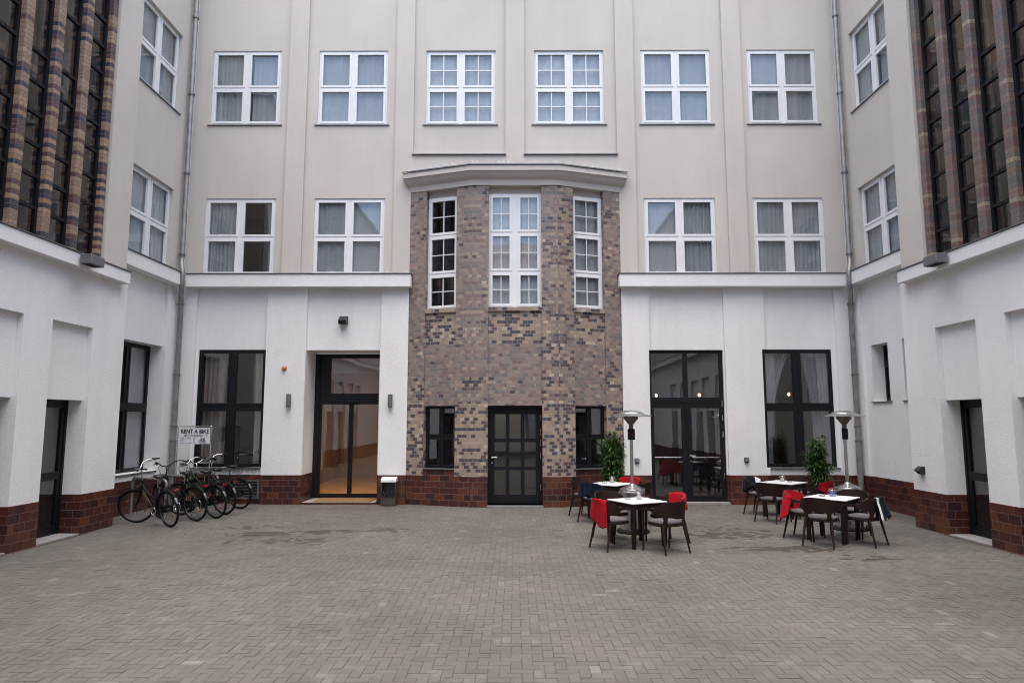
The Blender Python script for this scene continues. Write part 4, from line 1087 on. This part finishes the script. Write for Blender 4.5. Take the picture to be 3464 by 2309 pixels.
# ================================================================== BICYCLES, RACK, SIGN
def bicycle(loc,hd,label,steer=0.,basket=False,lean=0.,paint='bike',deco=True,bars='chrome',rim='box'):
    t=thing('city_bicycle',label,'bicycle',loc,0,'rental bicycles at the rack'); t.rotation_euler=(R(lean),0,hd)
    rw=.345
    piv=Vector((.90,0,.65)); ax=Vector((-.28,0,1)).normalized()
    Ms=Matrix.Translation(piv)@Matrix.Rotation(steer,4,ax)@Matrix.Translation(-piv)
    def wheel(cx,Mx):
        m=MB(); m.torus((cx,0,rw),.305,.011,'y',44,6,0,1.5)
        m.lathe([(0,-.035),(.018,-.035),(.018,.035),(0,.035)],10,(cx,0,rw),0,'y')
        for k in range(28):
            a=2*math.pi*k/28; s=1 if k%2 else -1
            m.tube([(cx+.015*math.cos(a+.5*s),.025*s,rw+.015*math.sin(a+.5*s)),(cx+.30*math.cos(a),0,rw+.30*math.sin(a))],.0015,3,caps=False)
        o=m.build('wheel',M[rim],t,smooth=40,M=Mx)
        m=MB(); m.torus((cx,0,rw),.325,.020,'y',48,8); m.build('tyre',M['black'],o,smooth=60,M=Mx)
        m=MB()
        for a in (.7,.7+math.pi):
            m.box(-.03,.03,-.008,.008,-.014,.014,0,Matrix.Translation((cx+.19*math.cos(a),0,rw+.19*math.sin(a)))@Matrix.Rotation(-a+math.pi/2,4,'Y'))
        m.build('spoke_reflector',M['orange'],o,M=Mx)
        return o
    I=Matrix.Identity(4)
    wheel(0,I); wheel(1.08,Ms)
    p=M[paint]
    m=MB(); bbk=(.46,0,.29)
    m.tube([bbk,(.34,0,.60),(.30,0,.74)],.017,8); m.tube([bbk,(.66,0,.42),(.895,0,.66)],.020,8); m.tube([(.375,0,.50),(.62,0,.58),(.865,0,.76)],.017,8)
    m.tube([(.905,0,.63),(.838,0,.86)],.021,8)
    for s in (-1,1): m.tube([(0,s*.06,rw),(.40,s*.035,.30)],.009,6); m.tube([(0,s*.06,rw),(.335,s*.02,.62)],.008,6)
    m.lathe([(.022,-.04),(.022,.04)],10,bbk,0,'y')
    fr=m.build('frame',p,t,smooth=50)
    if deco:
        m=MB(); 
        for q in range(6):
            f=q/6; c=Vector((.66,0,.42)).lerp(Vector((.895,0,.66)),.15+f*.75)
            for s in (-1,1): m.box(-.010,.010,-.002,.002,-.007,.007,0,Matrix.Translation(c+Vector((0,s*.0205,0)))@Matrix.Rotation(R(-40+20*q),4,'Y'))
        m.build('sticker',M['yel'],fr)
        m=MB(); m.lathe([(.0225,0),(.0225,.03)],8,(.862,0,.775)); m.build('green_band',M['green'],fr)
    m=MB()
    for s in (-1,1): m.tube([(.885,s*.03,.70),(.915,s*.052,.62),(.98,s*.052,.50),(1.08,s*.055,rw)],[.014,.014,.012,.009],8)
    m.tube([(.885,-.035,.70),(.885,.035,.70)],.016,8); m.build('fork',p,t,smooth=50,M=Ms)
    m=MB(); m.tube([(.842,0,.85),(.805,0,1.04),(.845,0,1.08)],.013,8)
    for s in (-1,1): m.tube([(.845,0,1.08),(.855,s*.08,1.095),(.84,s*.17,1.165),(.77,s*.25,1.19),(.68,s*.285,1.18)],.011,8)
    hb=m.build('handlebar',M[bars],t,smooth=50,M=Ms)
    m=MB()
    for s in (-1,1): m.tube([(.69,s*.282,1.181),(.56,s*.305,1.16)],.017,8); m.tube([(.72,s*.27,1.17),(.76,s*.285,1.145),(.64,s*.325,1.125)],.006,6)
    m.build('grip',M['black'],hb,smooth=50,M=Ms)
    m=MB(); m.tube([(.80,-.10,1.12),(.90,-.10,1.08),(.97,-.03,.86),(.93,.02,.70)],.004,5); m.tube([(.80,.12,1.13),(.92,.12,1.06),(.95,.03,.84),(.90,.0,.68)],.004,5); m.build('brake_cable',M['black'],hb,smooth=50,M=Ms)
    m=MB(); m.lathe([(0,.0),(.025,.01),(.038,.05),(.036,.055)],14,(0,0,0)); m.build('headlight',M['box'],t,smooth=50,M=Ms@Matrix.Translation((.915,0,.735))@Matrix.Rotation(R(95),4,'Y'))
    # saddle
    m=MB(); rows=[]
    for x,w,z,dp in ((.13,.07,.965,.05),(.16,.105,.985,.065),(.22,.10,.985,.06),(.28,.06,.98,.05),(.34,.032,.978,.04),(.40,.022,.972,.03),(.415,.010,.965,.02)):
        rows.append([(x,w*math.cos(a),z+ (dp*.35*math.sin(a) if math.sin(a)>0 else dp*math.sin(a))) for a in [2*math.pi*k/12 for k in range(12)]])
    m.grid(rows,0,True); m.quad(rows[0]); sd=m.build('saddle',M['sad'],t,smooth=60)
    m=MB(); m.tube([(.305,0,.72),(.262,0,.93)],.012,8); m.build('seat_post',M['chrome'],sd,smooth=50)
    # mudguards
    def guard(cx,a0,a1,Mx,matn):
        m=MB(); rows=[]
        for k in range(19):
            a=a0+(a1-a0)*k/18
            rows.append([(cx+r*math.cos(a),w,rw+r*math.sin(a)) for w,r in ((-.03,.355),(-.022,.370),(0,.374),(.022,.370),(.03,.355))])
        m.grid(rows); 
        m.build('mudguard',M[matn],t,smooth=60,M=Mx)
    guard(0,R(10),R(175),I,'black'); guard(1.08,R(35),R(150),Ms,'black')
    m=MB(); rows=[[(r*math.cos(a),w,rw+r*math.sin(a)) for w,r in ((-.032,.357),(-.023,.373),(0,.377),(.023,.373),(.032,.357))] for a in [R(140+6*k) for k in range(4)]]
    m.grid(rows); m.build('mudguard_flap',M['rim'],t,smooth=60)
    # carrier, lights
    m=MB()
    for s in (-1,1):
        m.tube([(.27,s*.05,.745),(.10,s*.06,.75),(-.30,s*.06,.75)],.006,6); m.tube([(-.0,s*.075,rw),(-.12,s*.065,.75)],.005,6); m.tube([(-.0,s*.075,rw),(.05,s*.065,.75)],.005,6)
    m.tube([(-.30,-.06,.75),(-.30,.06,.75)],.006,6); m.tube([(.0,-.06,.75),(.0,.06,.75)],.005,6); m.tube([(-.15,-.06,.75),(-.15,.06,.75)],.005,6); m.tube([(-.30,0,.75),(.2,0,.75)],.004,6)
    m.build('luggage_carrier',M['black'],t,smooth=50)
    m=MB(); m.box(-.335,-.305,-.05,.05,.70,.745); m.build('rear_light',M['redl'],t,bevel=.006)
    m=MB(); m.lathe([(.085,-.055),(.09,-.05),(.09,-.045),(.085,-.04)],24,(.46,0,.29),0,'y'); m.tube([(.46,-.07,.29),(.56,-.08,.17)],.010,6); m.tube([(.46,.07,.29),(.36,.08,.41)],.010,6)
    cr=m.build('crank',M['chrome'],t,smooth=50)
    m=MB(); m.box(.51,.61,-.16,-.08,.155,.18); m.box(.31,.41,.08,.16,.40,.425); build_split(m,'pedal',M['black'],cr)
    m=MB(); rows=[]
    for f in range(9):
        q=f/8; x=-.06+.62*q; hh=.055+.045*q; z=rw-(rw-.29)*q
        rows.append([(x,-.05,z-hh),(x,-.058,z-hh),(x,-.058,z+hh),(x,-.05,z+hh)])
    m.grid(rows,0,True); m.build('chain_guard',M['black'],t)
    m=MB(); m.tube([(.36,.05,.30),(.30,.20,.02),(.27,.24,.012)],.009,6); m.build('kickstand',M['grey'],t,smooth=50)
    if basket:
        m=MB(); z0,z1=.76,.98; n=11
        def rect(f): return [( .06+.0-f*.02,-.15-.03*f),(.06,.15+.03*f),(-.33-.03*f,.15+.03*f),(-.33-.03*f,-.15-.03*f)]
        for f in (0,.5,1):
            q=[(x,y,z0+(z1-z0)*f) for x,y in rect(f)]; m.tube(q+[q[0]],.004 if f==1 else .0022,5)
        a,b=rect(0),rect(1)
        for e in range(4):
            for k in range(n):
                f=k/n; p0=Vector((*a[e],z0)).lerp(Vector((*a[(e+1)%4],z0)),f); p1=Vector((*b[e],z1)).lerp(Vector((*b[(e+1)%4],z1)),f); m.tube([p0,p1],.0018,3,caps=False)
        for k in range(8):
            f=k/7; y=-.15+.30*f; m.tube([(.06,y,z0),(-.33,y,z0)],.0018,3,caps=False)
        m.build('basket',M['black'],t)
    return t
def hdg(a): return math.pi-R(a)
bicycle((-6.60,13.12,0),hdg(33),'black city bicycle nearest the courtyard, its front wheel turned flat to the view',steer=R(40),lean=-9)
bicycle((-6.46,13.86,0),hdg(25),'black city bicycle second from the front, with a bright steel rear rim',steer=R(-14),lean=-6,paint='bikegrey',rim='rim',bars='black')
bicycle((-6.22,14.24,0),hdg(27),'black city bicycle in the middle of the row with a wire rear basket',steer=R(16),basket=True,lean=-7)
bicycle((-6.28,14.80,0),hdg(24),'black city bicycle fourth in the row, mostly hidden behind the others',steer=R(-10),basket=True,lean=-5,deco=True)
bicycle((-6.33,15.72,0),hdg(20),'black city bicycle nearest the wall with a tall saddle and wire basket',steer=R(18),basket=True,lean=-4,deco=False)
def hoop(a,b,label):
    m=MB(); a=Vector(a); b=Vector(b); d=(b-a).normalized(); h=.80; r=.10
    pts=[a+Vector((0,0,0)),a+Vector((0,0,h-r))]+[a+d*(r-r*math.cos(q))+Vector((0,0,h-r+r*math.sin(q))) for q in [math.pi/2*k/5 for k in range(1,6)]]
    pts+=[b-d*(r-r*math.sin(q))+Vector((0,0,h-r+r*math.cos(q))) for q in [math.pi/2*k/5 for k in range(0,6)]]+[b]
    m.tube(pts,.028,12)
    o=m.build('bike_rack_hoop',M['pipe'],None,smooth=60)
    tag(o,label,'bike rack','steel hoops of the bike rack')
hoop((-8.22,14.62,0),(-7.22,14.10,0),'galvanised bike hoop against the left wing wall, in front')
hoop((-8.02,15.35,0),(-7.16,14.84,0),'middle galvanised bike hoop, its bent right end between the bicycles')
hoop((-7.62,15.98,0),(-6.75,15.45,0),'galvanised bike hoop at the back, under the sign')
# sign
t=thing('rental_sign','white bike rental sign with black lettering hung in a steel pole frame','sign',(-7.525,15.85,0))
for s in (-1,1):
    m=MB(); m.tube([(s*.385,0,0),(s*.385,0,1.875)],.012,8); m.build('post',M['chrome'],t,smooth=40)
m=MB(); m.tube([(-.385,0,1.875),(.385,0,1.885)],.011,8); m.build('rail',M['chrome'],t,smooth=40)
for x in (-.385,-.06,.385):
    m=MB(); m.lathe([(0,-.022),(.016,-.016),(.022,0),(.016,.016),(0,.022)],12,(x,0,1.88)); m.build('ball_joint',M['chrome'],t,smooth=60)
m=MB(); rows=[]
for k in range(9):
    f=k/8; x=-.365+.73*f; rows.append((x,f))
top=[(x,-.004+.006*math.sin(f*3),1.842+.008*f) for x,f in rows]; bot=[(x,.002+.006*math.sin(f*3),1.462+.014*f) for x,f in rows]
m.grid([bot,top]); m.grid([[(x,y+.004,z) for x,y,z in top],[(x,y+.004,z) for x,y,z in bot]]); m.grid([top,[(x,y+.004,z) for x,y,z in top]]); m.grid([[(x,y+.004,z) for x,y,z in bot],bot])
board=m.build('board',M['sign'],t)
def text(s,x,z,size,bold=0.,sx=1.,align='LEFT',name='lettering'):
    c=bpy.data.curves.new('t','FONT'); c.body=s; c.size=size; c.align_x=align; c.offset=bold; c.extrude=.0006
    o=bpy.data.objects.new('t',c); COL.objects.link(o); bpy.context.view_layer.update()
    me=bpy.data.meshes.new_from_object(o.evaluated_get(bpy.context.evaluated_depsgraph_get()))
    bpy.data.objects.remove(o); bpy.data.curves.remove(c)
    me.materials.clear(); me.materials.append(M['ink'])
    w=max(v.co.x for v in me.vertices)-min(v.co.x for v in me.vertices)
    if sx>3: sx=sx/1000./w*1.0
    l=link(name,me,board,(x,-.0085,z),(R(90),0,0)); l.scale=(sx,1,1); return l
def textw(s,x,z,size,width,bold=0.): return text(s,x,z,size,bold,width*1000.)
textw('RENT A BIKE',-.322,1.722,.136,.655,.0032)
textw('ASK AT THE RECEPTION',-.245,1.656,.044,.455,.0011)
textw('One Day (5-12 Hours)',-.338,1.594,.036,.265,.0004); textw('12 €',-.028,1.603,.036,.05,.0004)
textw('2nd Day',-.338,1.545,.036,.095,.0004); textw('10 €',-.028,1.552,.036,.05,.0004)
textw('1/2 Day - up to 4 Hours',-.338,1.488,.036,.28,.0004); textw('8 €',-.018,1.498,.036,.038,.0004)
m=MB(); y=-.010
m.box(.235,.29,y,y+.003,1.669,1.673); m.quad([(.285,y-.001,1.656),(.322,y-.001,1.671),(.285,y-.001,1.686)],(0,-1,0)); m.build('arrow',M['ink'],board)
m=MB()
m.torus((.142,y,1.532),.032,.0035,'y',24,5); m.torus((.250,y,1.526),.036,.0035,'y',24,5)
for a,b in (((.142,1.532),(.165,1.598)),((.165,1.598),(.155,1.618)),((.155,1.618),(.185,1.622)),((.165,1.590),(.232,1.592)),((.168,1.578),(.208,1.530)),((.208,1.530),(.232,1.600)),((.215,1.620),(.258,1.618)),((.232,1.600),(.236,1.618)),((.208,1.530),(.250,1.526)),((.250,1.526),(.232,1.592))):
    m.tube([(a[0],y,a[1]),(b[0],y,b[1])],.0045,5)
m.build('bicycle_symbol',M['ink'],board)

# ================================================================== CAMERA, SKY, SUN
cam=bpy.data.cameras.new('camera'); co=bpy.data.objects.new('camera',cam); COL.objects.link(co)
co.location=(0,0,2.05); co.rotation_euler=(R(96.6),0,R(.26)); cam.sensor_width=36; cam.lens=1540/2352*36; cam.clip_end=500; cam.clip_start=.05
SC.camera=co
EL,AZ=R(78),R(181)
w=bpy.data.worlds.new('World'); SC.world=w; w.use_nodes=True; nt=w.node_tree
sky=N(nt,'ShaderNodeTexSky'); sky.sky_type='NISHITA'; sky.sun_disc=False; sky.sun_elevation=EL; sky.sun_rotation=AZ; sky.air_density=1.0; sky.dust_density=2.6; sky.ozone_density=1.
bg=nt.nodes['Background']; L(nt,sky.outputs[0],bg.inputs[0]); bg.inputs[1].default_value=.115
sd=bpy.data.lights.new('sun','SUN'); sd.energy=1.5; sd.angle=R(85); sd.color=(1,.925,.82)
so=bpy.data.objects.new('sun',sd); COL.objects.link(so)
d=Vector((math.sin(AZ)*math.cos(EL),math.cos(AZ)*math.cos(EL),math.sin(EL)))
so.rotation_euler=d.to_track_quat('Z','Y').to_euler(); so.location=(0,-3,30)
vs_=SC.view_settings; vs_.view_transform='Standard'; vs_.look='None'; vs_.exposure=1.72; vs_.gamma=1
SC.cycles.filter_width=1.0; SC.cycles.use_adaptive_sampling=False; SC.cycles.max_bounces=10; SC.cycles.diffuse_bounces=5; SC.cycles.glossy_bounces=5; SC.cycles.transparent_max_bounces=16
